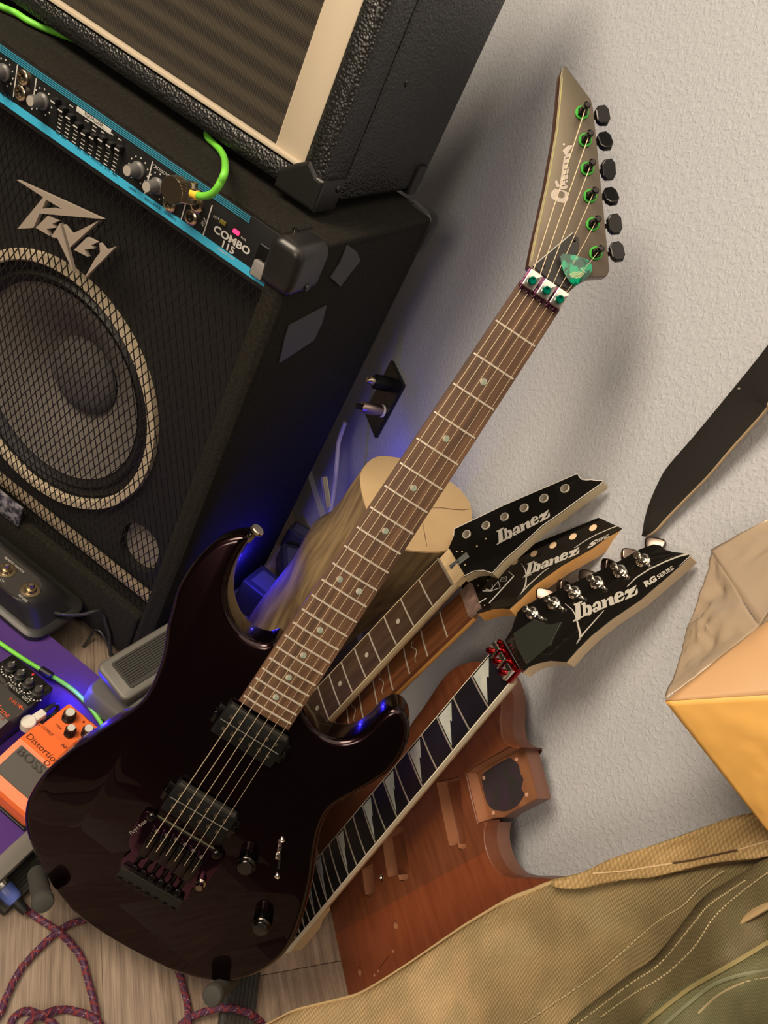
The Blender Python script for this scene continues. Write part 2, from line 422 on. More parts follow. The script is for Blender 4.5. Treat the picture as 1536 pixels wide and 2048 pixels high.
# control panel
PANH = -.006
fp = lambda px, py, h=PANH: FA.at(px, py, h)
PANEL = mat('panel_black', (.010, .010, .010), .35)
CYAN = mat('cyan_stripe', (.045, .42, .66), .45)
MB().box((-AW / 2 - .002, .6665, -.018), (AW - .052, .061, .024), bev=.001).build('control_panel', PANEL, amp)
pz = PANH + .0002
m = MB(); xr = -.026
m.box(((-AW + .03 + xr) / 2, .6455, pz), (AW - .05, .0085, .0006)); m.build('stripe', CYAN, amp)
m = MB()
for k in range(4): m.box(((-AW + .03 - .055) / 2, .6895 + .0019 * k, pz), (AW - .11, .0010, .0006))
m.build('stripe', mat('teal_pinstripe', (.03, .24, .36), .45), amp, 'thin blue-green pinstripes along the top of the panel')
m = MB()
for (ax, ay), (bx, by) in (((36, 132), (27, 191)), ((73.5, 159), (64, 217)), ((306, 326), (289.5, 385)), ((372, 407), (363, 438)), ((425, 413), (406, 470))):
    p, q = fp(ax, ay), fp(bx, by); MB().box(((p[0] + q[0]) / 2, (p[1] + q[1]) / 2, pz), (.0013, abs(p[1] - q[1]) + .002, .0006)).build('divider_line', WHITEP, amp)
KG = mat('knob_grey', (.10, .098, .095), .4); KC = mat('knob_cap', (.36, .33, .29), .4)
for (x, y) in ((86, 203), (277, 340), (315, 372), (9, 145)):
    a = fp(x, y)
    k = MB().lathe([(.0085, 0), (.0085, .002), (.0066, .004), (.0060, .0155), (.0052, .0165)], (*a, PANH), (0, 0, 1), 20).build('knob', KG, amp)
    MB().lathe([(.0050, .0160), (.0048, .0172)], (*a, PANH), (0, 0, 1), 18).build('knob_cap', KC, k)
    m = MB()
    for t in range(11):
        th = math.radians(-60 + 30 * t); m.lathe([(.0009, 0), (.0009, .0003)], (a[0] + .0125 * math.cos(th), a[1] + .0125 * math.sin(th), pz), (0, 0, 1), 8)
    m.build('dial_ticks', WHITEP, amp)
for (x, y) in ((49, 155), (44, 186), (342, 409), (396, 410), (385, 435)):
    a = fp(x, y)
    k = MB().lathe([(.0078, 0), (.0078, .003), (.0062, .0042), (.0045, .0044), (.0040, .0010), (.0030, .0008)], (*a, PANH), (0, 0, 1), 22).build('input_jack', NICKEL, amp)
    MB().lathe([(.0036, .0011), (.0034, .0013)], (*a, PANH), (0, 0, 1), 16).build('jack_hole', BLACK, k)
# nine graphic equaliser sliders
A0, A1 = fp(118, 215), fp(247, 302); 
m = MB(); tk = MB(); caps = [(118, 204), (134, 222), (150, 237), (165, 254), (178, 268), (195, 276), (212, 280), (229, 292), (245, 298)]
cap_me = MB().box((0, 0, .004), (.0058, .0075, .008), bev=.0008).mesh('slider_cap'); cap_me.materials.append(BLACK)
line_me = MB().box((0, -.0003, .0083), (.0058, .0012, .0005)).mesh('slider_line'); line_me.materials.append(WHITEP)
sx0 = fp(caps[0][0], caps[0][1])[0]; sx1 = fp(caps[-1][0], caps[-1][1])[0]
for i, c in enumerate(caps):
    x = sx0 + (sx1 - sx0) * i / 8; y = fp(*c)[1]
    m.box((x, .668, pz), (.0030, .036, .0004))
    o = link('slider_cap', cap_me, amp); o.location = (x, y, PANH)
    o2 = link('slider_line', line_me, o)
    if i < 8:
        for k in range(9):
            yy = .652 + .004 * k
            if abs(yy - y) > .006: tk.box((x + (sx1 - sx0) / 16, yy, pz), (.0050, .0008, .0005))
m.build('slider_slots', BLACK, amp); tk.build('slider_ticks', WHITEP, amp)
def ptext(s, a, b, k=.72, bold=.0, name='panel_lettering', m_=None): text(s, name, amp, m_ or WHITEP, fp(*a), fp(*b), k, PANH + .0003, .0003, bold=bold)
ptext('COMBO', (427, 462), (498, 511), .60, .035); ptext('115', (444, 493), (467, 509), .62, .03)
ptext('MADE IN U.S.A', (436, 499), (468, 520), .8); ptext('CROSSOVER', (306, 333), (343, 359), .72)
MB().box((*[(p + q) / 2 for p, q in zip(fp(168, 226), fp(208, 255))], pz), (.047, .005, .0005)).build('label_plate', WHITEP, amp)
ptext('EQUALIZER', (170, 229), (207, 256), .72, name='panel_lettering', m_=PANEL)
ptext('OFF', (513.5, 547), (525, 553.5), .8, .02); ptext('PWR', (482, 476), (492, 483), .7); ptext('DDT', (427, 434), (439, 441), .6)
ptext('PRE', (407, 437), (412, 446), .7); ptext('AMP', (404, 441), (409, 450), .7); ptext('IN', (402, 446), (406, 453), .7)
DTXT = mat('stripe_print', (.01, .05, .08), .5)
for s, a, b2 in (('GAIN', (3, 189), (26, 205)), ('40', (110, 265), (119, 271)), ('80', (124, 275), (133, 281)), ('150', (152, 295), (162, 302)), ('300', (167, 306), (178, 313)), ('600', (184, 317), (194, 324)), ('1.2K', (196, 327), (207, 334)), ('2.5K', (210, 337), (222, 344)), ('6K', (226, 349), (236, 355)), ('HIGH', (258, 376), (272, 385)), ('FREQUENCY', (290, 399), (322, 420)), ('OUTPUTS', (328, 425), (352, 443))):
    text(s, 'stripe_lettering', amp, DTXT, fp(*a), fp(*b2), .72, PANH + .0006, .0003)
a = fp(473.5, 464); MB().box((*a, PANH + .001), (.0075, .0042, .002), bev=.0006).build('power_light', mat('red_led', (.9, .02, .08), .3, emit=((1, .03, .12), 2.2)), amp, 'lit red power light')
a = fp(447, 445); MB().box((*a, PANH + .001), (.0075, .0042, .002), bev=.0006).build('indicator_light', mat('olive_led', (.14, .12, .02), .3), amp, 'unlit olive indicator light')
a = fp(527, 527); k = MB().box((*a, PANH + .001), (.021, .034, .004), bev=.0015).build('power_switch', BLKGLOSS, amp)
MB().box((a[0], a[1] - .006, PANH + .005), (.014, .016, .006), bev=.001).build('rocker', mat('rocker_grey', (.20, .19, .18), .35), k)
for x, y in ((27.5, 231), (285.5, 414)):
    MB().lathe([(.0048, -.004), (.0046, -.001), (.0030, .0008), (.001, .001)], (*fp(x, y, -.008), -.008), (0, 0, 1), 14).build('grille_screw', BLKMETAL, amp)
# logo
LG = MB(); K = lambda L: FA.pts(Z(L, 6.4, 20, 340), -.001)
polys(LG, [(K([(80, 125), (1182, 628), (380, 556), (298, 741), (95, 752), (425, 348)]), K([(462, 380), (668, 500), (560, 484), (412, 494)])),
           K([(480, 588), (610, 655), (540, 690), (575, 740), (465, 750), (500, 840), (328, 740)]),
           K([(640, 678), (525, 856), (608, 876), (812, 1308), (732, 1010)]), K([(680, 698), (780, 822), (905, 765), (1140, 645), (765, 992)]),
           K([(985, 862), (1110, 928), (1040, 962), (1072, 1005), (955, 1018), (990, 1110), (818, 1022)]),
           K([(1142, 935), (1213, 1020), (1285, 1003), (1362, 975), (1170, 1170), (950, 1388), (1085, 1140), (1152, 1055)])], -.006, -.001)
LG.build('logo_badge', mat('brushed_badge', (.40, .34, .28), .4, .3), amp)
# scuffed lower badge on the rail
a = FA.at(22, 1022, 0)
MB().box((a[0] - .03, a[1] + .003, .001), (.10, .040, .004), bev=.0015).build('badge_plate', mat('scuffed_badge', (.03, .03, .04), .3, bump=('noise', 200, .6, .002), var=(120, (.20, .19, .22), (1, 1, 1), .08)), amp)
# corner protectors
CP = mat('protector_plastic', (.009, .0085, .008), .38, coat=.12, coatr=.2)
def protector(x, z, sx, name='corner_protector'):
    m = MB(); P = rrect(x - .036 if sx > 0 else x, AH - .052, x + .004 if sx > 0 else x + .05, AH + .0025, .013, 4)
    m.slab(P, z - .050, z + .004, .010, .002, 4); p = m.build(name, CP, amp)
    MB().lathe([(.0045, 0), (.0040, .0015), (.001, .002)], (x + .004, AH - .042, z - .030), (1, 0, 0), 12).build('screw', BLKMETAL, p)
    MB().lathe([(.0045, 0), (.0040, .0015), (.001, .002)], (x - .030, AH + .0015, z - .030), (0, 1, 0), 12).build('screw', BLKMETAL, p)
protector(0, 0, 1)
m = MB(); m.slab(rrect(-.045, AH - .055, .004, AH + .004, .013, 4), -AD - .003, -AD + .020, .002, .002, 2); m.build('corner_protector', CP, amp)
# strips of gaffer tape on the side
side = Fr(FA.world(.0012, 0, 0), ZA, UP)                             # faces +XA
TAPE = mat('grey_gaffer_tape', (.042, .043, .047), .6, bump=('noise', 90, .3, .001))
def tape(L):
    P = [(FA.loc(side.world(*side.at(x, y)))) for x, y in L]
    m = MB(); n = len(P); m.add([(.0006, p[1], p[2]) for p in P] + [(.0018, p[1], p[2]) for p in P], [list(range(n))[::-1], list(range(n, 2 * n))] + [(i, (i + 1) % n, n + (i + 1) % n, n + i) for i in range(n)])
    m.build('tape_strip', TAPE, amp)
tape(Z([(220, 1040), (510, 885), (475, 1020), (415, 1150), (290, 1235), (145, 1330), (185, 1150)], 3.84, 520, 380))
tape(Z([(670, 420), (740, 470), (770, 540), (690, 640), (615, 740), (540, 670), (610, 560)], 3.84, 520, 380))

# ================================================================== UPPER AMP
ZB = AH + .012
q = on_z(640, 428, ZB); uu, _, nn = FA.loc(q); UD = -nn                # front plane lies this far behind
UX = uu
FU = Fr(FA.world(-.046, ZB, -.080), XA, UP)
up = thing('practice_amp', 'smaller black pebble-covered amplifier with cream trim stacked on top of the big combo', 'amplifier', FU)
UW, UH, UDp = .56, .34, .258
b = MB()
b.box((-UW / 2, UH / 2, -(UDp + .035) / 2 - .0175), (UW, UH, UDp - .035), bev=.006)
bw = .030
for x in (-bw / 2, -UW + bw / 2): b.box((x, UH / 2, -.028), (bw, UH, .056), bev=.009)
b.box((-UW / 2, bw / 2 - .002, -.028), (UW, bw - .004, .056), bev=.009); b.box((-UW / 2, UH - bw / 2, -.028), (UW, bw, .056), bev=.009)
b.build('cabinet', TOLEX, up)
TRIM = mat('cream_trim', (.50, .42, .31), .55)
p0 = FU.at(563, 318, -.010); p1 = FU.at(600, 345, -.010)
x0 = -.030 - .038
MB().box(((x0 - .030) / 2, UH / 2, -.012), (.038, UH - .05, .010), bev=.0012).build('trim_strip', TRIM, up); MB().box((-UW + .049, UH / 2, -.012), (.038, UH - .05, .010), bev=.0012).build('trim_strip', TRIM, up)
MB().box((-UW / 2, .0285, -.006), (UW - .062, .0048, .010), bev=.0012).build('trim_strip', TRIM, up)
def cloth_mat():
    m = mat('grille_cloth', (.030, .024, .016), .9); nt = m.node_tree; P = nt.nodes['Principled BSDF']; tc = nt.nodes.new('ShaderNodeTexCoord')
    def wv(scale, rot, dis=0, dsc=1):
        mp = nt.nodes.new('ShaderNodeMapping'); mp.inputs['Rotation'].default_value = rot; nt.links.new(tc.outputs['Object'], mp.inputs[0])
        t = nt.nodes.new('ShaderNodeTexWave'); t.bands_direction = 'Y'; t.inputs['Scale'].default_value = scale; t.inputs['Distortion'].default_value = dis; t.inputs['Detail Scale'].default_value = dsc
        nt.links.new(mp.outputs[0], t.inputs['Vector']); return t
    a = wv(15, (0, 0, 0)); c = wv(150, (0, 0, 0), 3, 40); d = wv(110, (0, 0, math.pi / 2), 2, 30)
    mu = nt.nodes.new('ShaderNodeMath'); mu.operation = 'MULTIPLY'; nt.links.new(c.outputs[1], mu.inputs[0]); nt.links.new(d.outputs[1], mu.inputs[1])
    ma = nt.nodes.new('ShaderNodeMath'); ma.operation = 'MULTIPLY_ADD'; ma.inputs[1].default_value = .55; nt.links.new(a.outputs[1], ma.inputs[0]); nt.links.new(mu.outputs[0], ma.inputs[2])
    r = nt.nodes.new('ShaderNodeValToRGB'); e = r.color_ramp.elements; e[0].position = .15; e[0].color = (.012, .009, .006, 1); e[1].position = 1.0; e[1].color = (.072, .056, .035, 1)
    nt.links.new(ma.outputs[0], r.inputs[0]); nt.links.new(r.outputs[0], P.inputs['Base Color'])
    bu = nt.nodes.new('ShaderNodeBump'); bu.inputs['Strength'].default_value = .5; bu.inputs['Distance'].default_value = .001
    nt.links.new(ma.outputs[0], bu.inputs['Height']); nt.links.new(bu.outputs[0], P.inputs['Normal'])
    return m
MB().box((-UW / 2, UH / 2, -.024), (UW - .06, UH - .05, .010)).build('grille_cloth', cloth_mat(), up)
m = MB(); m.slab([(-.050, -.004), (.003, -.004), (.003, .030), (-.006, .030), (-.020, .040), (-.034, .030), (-.050, .016)][::1], -.045, .003, .004, .001, 3)
p = m.build('corner_protector', CP, up)
MB().lathe([(.0045, 0), (.0040, .0015), (.001, .002)], (.003, .020, -.034), (1, 0, 0), 12).build('screw', BLKMETAL, p)
p = MB().slab([(-.045, -.004), (.003, -.004), (.003, .034), (-.02, .034)], -UDp - .003, -UDp + .022, .002, .002, 2).build('corner_protector', CP, up)
m = MB()
for x in (-.04, -UW + .04):
    for z in (-.04, -UDp + .04): MB().lathe([(.012, -.0115), (.013, 0)], (x, 0, z), (0, 1, 0), 14).build('rubber_foot', BLACK, up)
MB().lathe([(.004, 0), (.0035, .0012), (.001, .0016)], (0, .13, -.10), (1, 0, 0), 12).build('screw', BLKMETAL, up)

# ================================================================== GREEN LEAD AND FLAT PLUG ON THE AMP
GREEN = mat('green_cable_rubber', (.17, .62, .05), .42)
fq = lambda x, y, h: FA.world(*FA.at(x, y, h), h)
Pn = [fq(395, 391, .018), fq(412, 392, .022), fq(428, 384, .026), fq(441, 365, .026), fq(450, 342, .018), on_z(449, 318, AH + .014), on_z(441, 301, AH + .007), on_z(430, 289, AH + .0055), on_z(414, 272, AH + .0055)]
last = np.array(Pn[-1]); e0 = on_z(78, 52, AH + .006); e1 = on_z(30, 25, AH + .006); e2 = on_z(0, 12, AH + .006); e3 = on_z(-60, -20, AH + .006)
Pn += [last + (e0 - last) * .12 + ZA * .035, last + (e0 - last) * .35 + ZA * .06, last + (e0 - last) * .75 + ZA * .05, e0, e1, e2, e3]
cb = MB().tube(smooth(Pn, 8, False), .0036, 10).build('instrument_cable', GREEN); tag(cb, 'bright green cable looping from the flat plug up between the two amplifiers', 'cable')
MB().tube([fq(384, 386, .017), fq(397, 392, .018)], .0046, 10).build('cable_sleeve', mat('yellow_sleeve', (.75, .50, .04), .5), cb)
pl_ = MB(); a = FA.at(348, 381, .016)
pc = FA.at(346, 380, .018); pe = FA.at(384, 388, .018)
m = MB(); m.lathe([(.0130, 0), (.0134, .002), (.0134, .011), (.0128, .012)], (pc[0], pc[1], .0085), (0, 0, 1), 28)
d = nrm((pe[0] - pc[0], pe[1] - pc[1])); R = Matrix.Rotation(math.atan2(d[1], d[0]), 3, 'Z')
m.box((pc[0] + d[0] * .013, pc[1] + d[1] * .013, .0145), (.022, .021, .010), R, .0012); m.box((pc[0] + d[0] * .025, pc[1] + d[1] * .025, .0160), (.010, .010, .008), R, .001)
fpl = thing('patch_plug', 'flat round nickel jack plug seated in the combo control panel', 'plug', FA)
m.build('plug_body', NICKEL, fpl)
m = MB()
for k in (-1, 0, 1): m.box((pc[0] + d[0] * .010 - d[1] * .006 * (k * .5 + .8), pc[1] + d[1] * .010 + d[0] * .006 * (k * .5 + .8), .0200), (.014, .0012, .0012), R)
m.build('ridge', NICKEL, fpl)
MB().lathe([(.0035, .0044), (.0035, .009)], (*fp(352, 384), PANH + .0), (0, 0, 1), 12).build('plug_shaft', NICKEL, fpl)
# ================================================================== shared guitar helpers
def Xf(P, c): return (P[0] * c[0], P[1] * c[1])
SCALE = .648
def fretx(k): return SCALE * (1 - 2 ** (-k / 12))
def wood(name, c1, c2, scale=10, st=(1, 18, 6), rough=.5, coat=0, bump=.15, con=.22):
    return mat(name, c1, rough, coat=coat, bump=('noise', scale * 4, bump, .0006, st), var=(scale, c2, st, con))
GL = [  # lettering of the necks, read from an enlarged crop and kept as outlines
 [(145,622),(330,528),(338,545),(292,582),(312,832),(390,795),(400,812),(165,943),(155,930),(208,885),(195,635),(150,632)],
 ([(318,578),(392,545),(404,560),(410,618),(440,590),(488,583),(522,608),(538,670),(524,750),(485,790),(435,795),(400,812),(345,815),(358,770),(342,605),(320,600)],
  [(415,655),(438,640),(455,690),(450,735),(428,755),(418,740)]),
 ([(543,618),(562,556),(612,512),(668,490),(702,508),(716,560),(728,628),(745,640),(660,672),(625,705),(575,722),(545,700),(552,655),(600,622),(650,600),(645,560),(625,545),(608,575),(600,600),(560,628)],
  [(600,665),(640,640),(640,655),(615,688),(600,685)]),
 [(712,470),(795,435),(806,470),(850,415),(895,380),(932,378),(952,402),(966,490),(992,485),(994,503),(905,557),(880,550),(872,520),(862,455),(848,452),(820,490),(832,590),(735,632),(730,622),(748,600),(738,500),(714,490)],
 ([(975,360),(1010,300),(1065,268),(1115,262),(1148,285),(1155,330),(1100,365),(1050,390),(1052,420),(1085,430),(1160,350),(1175,360),(1130,440),(1070,470),(1000,500),(978,450),(968,400)],
  [(1045,345),(1060,305),(1085,295),(1095,325),(1052,353)]),
 [(1172,318),(1182,250),(1235,205),(1260,210),(1390,117),(1395,128),(1345,235),(1290,300),(1300,310),(1360,285),(1395,180),(1412,185),(1418,250),(1400,290),(1300,350),(1180,412),(1182,395),(1215,350),(1250,290),(1230,285),(1200,290),(1185,318)]]
def logo(fr, parent, A, B, Cc, h):
    """The name in outlines: A = foot of the I, B = lower right of the z, Cc = top left of the I (pixels of the photo)."""
    a, b, c = [np.array(fr.at(*p, h)) for p in (A, B, Cc)]
    G = np.array([[1400 - 155, 145 - 155], [290 - 940, 622 - 940]], float); Gi = np.linalg.inv(G)
    def t(p):
        k = Gi @ np.array([p[0] - 155, p[1] - 940]); q = a + (b - a) * k[0] + (c - a) * k[1]; return (q[0], q[1])
    L = []
    for g in GL: L.append(([t(p) for p in g[0]], [t(p) for p in g[1]]) if isinstance(g, tuple) else [t(p) for p in g])
    m = MB(); polys(m, L, h, h + .0003); return m.build('logo_lettering', LOGOG, parent)
def ribbon(m, P, W_, h, t=.0003):
    """flat tapering line through points P (local x,y) with widths W_"""
    P = [np.array(p) for p in P]; n = len(P); Lp, Rp = [], []
    for i in range(n):
        d = nrm(P[min(i + 1, n - 1)] - P[max(i - 1, 0)]); q = np.array([-d[1], d[0]]) * W_[i] / 2
        Lp.append(tuple(P[i] + q)); Rp.append(tuple(P[i] - q))
    for i in range(n - 1):
        V = [(*Lp[i], h), (*Lp[i + 1], h), (*Rp[i + 1], h), (*Rp[i], h), (*Lp[i], h + t), (*Lp[i + 1], h + t), (*Rp[i + 1], h + t), (*Rp[i], h + t)]
        m.add(V, [(0, 1, 2, 3), (7, 6, 5, 4), (0, 4, 5, 1), (3, 2, 6, 7)])
def neckrings(x0, x1, hw, depth, zt, n=14, seg=12, heel=None):
    """half-round back of a neck under the board; sections along x"""
    R = []
    for i in range(n + 1):
        x = x0 + (x1 - x0) * i / n; w = hw(x); d = depth(x)
        ring = []
        for k in range(seg + 1):
            t = math.pi * k / seg
            e = .75 if heel is None else heel(x)
            cx = math.copysign(abs(math.cos(t)) ** e, math.cos(t)); sx = abs(math.sin(t)) ** e
            ring.append((x, w * cx, zt - d * sx))
        ring += [(x, -w, zt + .0001), (x, w, zt + .0001)]
        R.append(ring)
    return R
def board(parent, x1, hw, th, m_, name='fretboard', rad=.30):
    """cambered fingerboard from x=0 to x1; top middle at z=0"""
    m = MB(); R = []
    for x in np.linspace(0, x1, 3):
        w = hw(x); ring = [(x, y, -y * y / (2 * rad)) for y in np.linspace(-w, w, 9)] + [(x, w, -th), (x, -w, -th)]
        R.append(ring[::-1])
    m.loft(R, smo=False); return m.build(name, m_, parent)
def frets(parent, n, hw, r=.0011, rad=.30, m_=None, inset=.0004):
    for k in range(1, n + 1):
        x = fretx(k); w = hw(x) - inset
        P = [(x, y, -y * y / (2 * rad)) for y in np.linspace(-w, w, 7)]
        MB().tube(P, r, 6).build('fret', m_ or FRETM, parent)

# ================================================================== THE DARK PURPLE GUITAR
G = Fr((-.54506, .42425, .77742), (.32893, -.298, -.8961), (.54838, .8328, -.07566))   # x nut -> bridge, y treble side, n to viewer
gt = thing('electric_guitar', 'dark purple-black electric guitar with strings leaning on a stand in front', 'guitar', G)
def flip_mat():
    m = mat('dark_purple_metallic', (.015, .0045, .0065), .22, .9, coat=.5, coatr=.02)
    return m
BODY = flip_mat()
B0 = -.010
out = [(556,1281),(530,1284),(505,1277),(484,1263),(467,1240),(457,1213),(454,1188),(457,1160),(468,1128),(484,1098),(496,1080),(494,1070),(478,1068),(450,1074),(423,1088),(391,1120),(368,1153),(351.6,1185),(342,1221),(333,1254),(329,1286),(322,1319),(313,1345),(301,1373),(283,1402),(257,1426),(228,1446),(195,1466),(169,1484),(137,1504),(98,1536),(78,1559),(60,1587),(51,1612),(49,1641),(54,1668),(64,1697),(78,1727),(94,1754),(116,1789),(144,1820),(172,1844),(219,1875),(273,1906),(312,1926),(344,1941),(391,1955),(430,1962),(469,1961),(504,1952),(539,1934),(570,1907),(590,1875),(604,1840),(616,1800),(626,1756),(632,1711),(638,1675),(647,1645),(666,1614),(712,1586),(748,1566),(782,1541),(803,1514),(815,1488),(820,1460),(816,1436),(803,1419),(784,1415),(762,1428),(737,1454),(713,1471),(685,1478),(655,1472),(630,1455),(612,1431),(602,1405),(590,1390),(570,1330)]
OP = smooth(G.pts(out, B0 - .004), 4)
MB().slab(OP, -.052, B0, .0075, .006, 6).build('body', BODY, gt)
# strap buttons
nub = G.at(497, 1078, B0 - .020); dirb = nrm(np.array(G.at(516, 1058, B0 - .020)) - np.array(nub))
m = MB(); m.lathe([(.0036, -.002), (.0036, .004), (.0030, .0075), (.0048, .010), (.0070, .0125), (.0070, .0150), (.0060, .016)], (*nub, B0 - .020), (dirb[0], dirb[1], .25), 20)
m.build('strap_button', mat('nickel_button', (.70, .62, .52), .18, 1.0), gt)
hw = lambda x: .0210 + (.0276 - .0210) * x / .466
RW = wood('rosewood_board', (.042, .020, .010), (.155, .078, .038), 9, (1, 16, 5), .48)
NECK = wood('dark_neck_wood', (.085, .034, .014), (.14, .062, .028), 8, (1, 12, 6), .35, .4)
board(gt, .4735, lambda x: hw(x) + .0010, .006, RW)
MB().loft(neckrings(-.004, .40, lambda x: hw(x) + .0010, lambda x: .014 + .004 * x, -.0058)).build('neck', NECK, gt)
MB().box((.425, 0, -.0085), (.10, .056, .005)).build('neck_heel', NECK, gt)
frets(gt, 22, hw)
mop = mat('abalone_dot', (.22, .30, .24), .2, coat=1, var=(160, (.50, .44, .36), (1, 1, 1), .1))
dotme = MB().lathe([(.0032, 0), (.0032, .00035)], (0, 0, 0), (0, 0, 1), 18).mesh('inlay_dot'); dotme.materials.append(mop)
for k, ys in ((3, (0,)), (5, (0,)), (7, (0,)), (9, (0,)), (12, (-.011, .011)), (15, (0,)), (17, (0,)), (19, (0,)), (21, (0,))):
    x = (fretx(k) + fretx(k - 1)) / 2
    for y in ys: copies(dotme, 'inlay_dot', gt, [(x, y, -y * y / .6 + .00003)])
# locking nut
PURP = mat('purple_oil_metal', (.17, .065, .12), .2, 1.0)
m = MB(); m.box((-.008, 0, .0), (.017, .043, .006), bev=.0008)
for i in range(6): m.box((.0012, -.0175 + .007 * i, .0022), (.004, .0042, .003), bev=.0005)
ln = m.build('locking_nut', PURP, gt)
TEAL = mat('teal_anodised', (.0, .30, .20), .25, 1.0)
PAD = mat('polished_clamp', (.80, .74, .68), .24, 1.0)
for i, y in enumerate((-.0140, .0010, .0150)):
    c = MB().box((-.008, y, .0065), (.0155, .0122, .0055), bev=.0010).build('nut_clamp', PAD, ln)
    m = MB(); m.lathe([(.0036, .0085), (.0038, .0094), (.0038, .0128), (.0031, .0142), (.0022, .0142), (.0018, .0120)], (-.0070, y, 0), (0, 0, 1), 20); m.build('clamp_screw', TEAL, ln)
# headstock on its own tilted plane
ang = math.radians(11)
hu = G.u * math.cos(ang) + G.n * math.sin(ang)
H = Fr(G.world(-.0165, 0, -.0045), hu, G.v)
HT = Matrix(G.mat()).inverted() @ H.mat()
class HB(MB):
    """builder in headstock coordinates, stored in guitar coordinates"""
    M_ = HT
    def build(s, name, mat, parent=None, label=None, kind=None):
        s.v = [tuple(s.M_ @ Vector(p)) for p in s.v]; return MB.build(s, name, mat, parent, label, kind)
ho = H.pts([(1057,532),(1059,520),(1068,476),(1080,424),(1092,368.6),(1111,261),(1117,200),(1120.6,154),(1123.5,139),(1128,131),(1133,134),(1182,199.4),(1186,215.5),(1203,380),(1216,510),(1218.6,540.6),(1214.6,551),(1181,554),(1158,566),(1138,584),(1110,570),(1080,548)], 0)
HFACE = mat('olive_flip_metallic', (.105, .100, .062), .40, .7, coat=.3, coatr=.25, var=(7, (.17, .125, .095), (1, 1, 1), .2))
m = HB(); m.slab(ho, -.0145, -.0011, .0002, .002, 2); hs = m.build('headstock', NECK, gt)
m = HB(); m.slab(ho, -.0010, .0, .0003, .0, 2); m.build('headstock_face', HFACE, hs)
m = HB(); e = [(1059,522),(1068,478),(1080,426),(1092,370),(1111,262),(1117,201),(1121,155)]
ribbon(m, H.pts([(x + 3.5, y) for x, y in e], .0002), [.0010] * len(e), .0001); m.build('edge_line', mat('yellow_green_edge', (.36, .34, .12), .4), hs)
tc = [(1065.5,533),(1144.8,466.7),(1158,477),(1155.5,503),(1139,580),(1105,566)]
m = HB(); m.slab(H.pts(tc, .001), .0001, .0018, .0005, 0, 2); cov = m.build('truss_rod_cover', mat('satin_black_cover', (.020, .018, .016), .38), hs)
m = HB(); ribbon(m, H.pts([(1066.5,531.5),(1144.6,466.2)], .0015), [.0008, .0008], .0012, .0008); m.build('cover_edge', WHITEP, cov)
for p in ((1149, 480), (1087, 531)):
    a = H.at(*p, .002); m = HB(); m.lathe([(.0018, .0015), (.0015, .0025), (.0006, .0028)], (*a, 0), (0, 0, 1), 10); m.build('screw', BLKMETAL, cov)
LM = mat('mother_of_pearl_print', (.50, .44, .38), .3, .3)
KL = lambda L: H.pts(Z(L, 12.8, 1080, 270), .0002)
m = HB()
polys(m, [(KL([(270,1550),(300,1450),(380,1370),(480,1400),(620,1420),(720,1480),(725,1620),(690,1700),(600,1745),(480,1720),(340,1660),(285,1600)]), KL([(470,1450),(560,1440),(630,1490),(630,1580),(560,1625),(440,1590)])),
          KL([(395,1170),(430,1155),(450,1190),(500,1290),(500,1340),(420,1330),(385,1220)]), KL([(720,265),(850,262),(720,450),(700,520),(640,515),(575,400)]),
          KL([(610,565),(740,470),(810,480),(745,640),(690,800),(655,1000),(640,1240),(720,1290),(680,1380),(520,1400),(515,1200),(560,940)]),
          KL([(700,820),(745,840),(715,1000),(700,1210),(655,1215),(670,1020)])], .0, .0003)
a = H.at(1127.5, 289); m.lathe([(.0011, .0001), (.0011, .0003)], (*a, 0), (0, 0, 1), 10)
m.build('headstock_lettering', LM, hs)
m = HB(); sl = mat('lettering_dark', (.12, .10, .08), .5)  # short dark strokes across the headstock lettering
for y in range(6):
    a, b2 = H.pts([(1124 + y * 1.3, 372 - y * 11), (1136 + y * .8, 369 - y * 11)], .0004); ribbon(m, [a, b2], [.0006, .0006], .0003)
m.build('lettering_detail', sl, hs)
posts = [(1163.6,226),(1170,281),(1174,338),(1179.7,393),(1185,449),(1191,507)]
btn = [(1204,231.6),(1209,282.7),(1216,340),(1221,393),(1228,449),(1233,504)]
TBK = mat('tuner_black', (.006, .006, .006), .22, spec=.35)
GRN = mat('green_washer', (.05, .36, .04), .25, .6)
PT = []
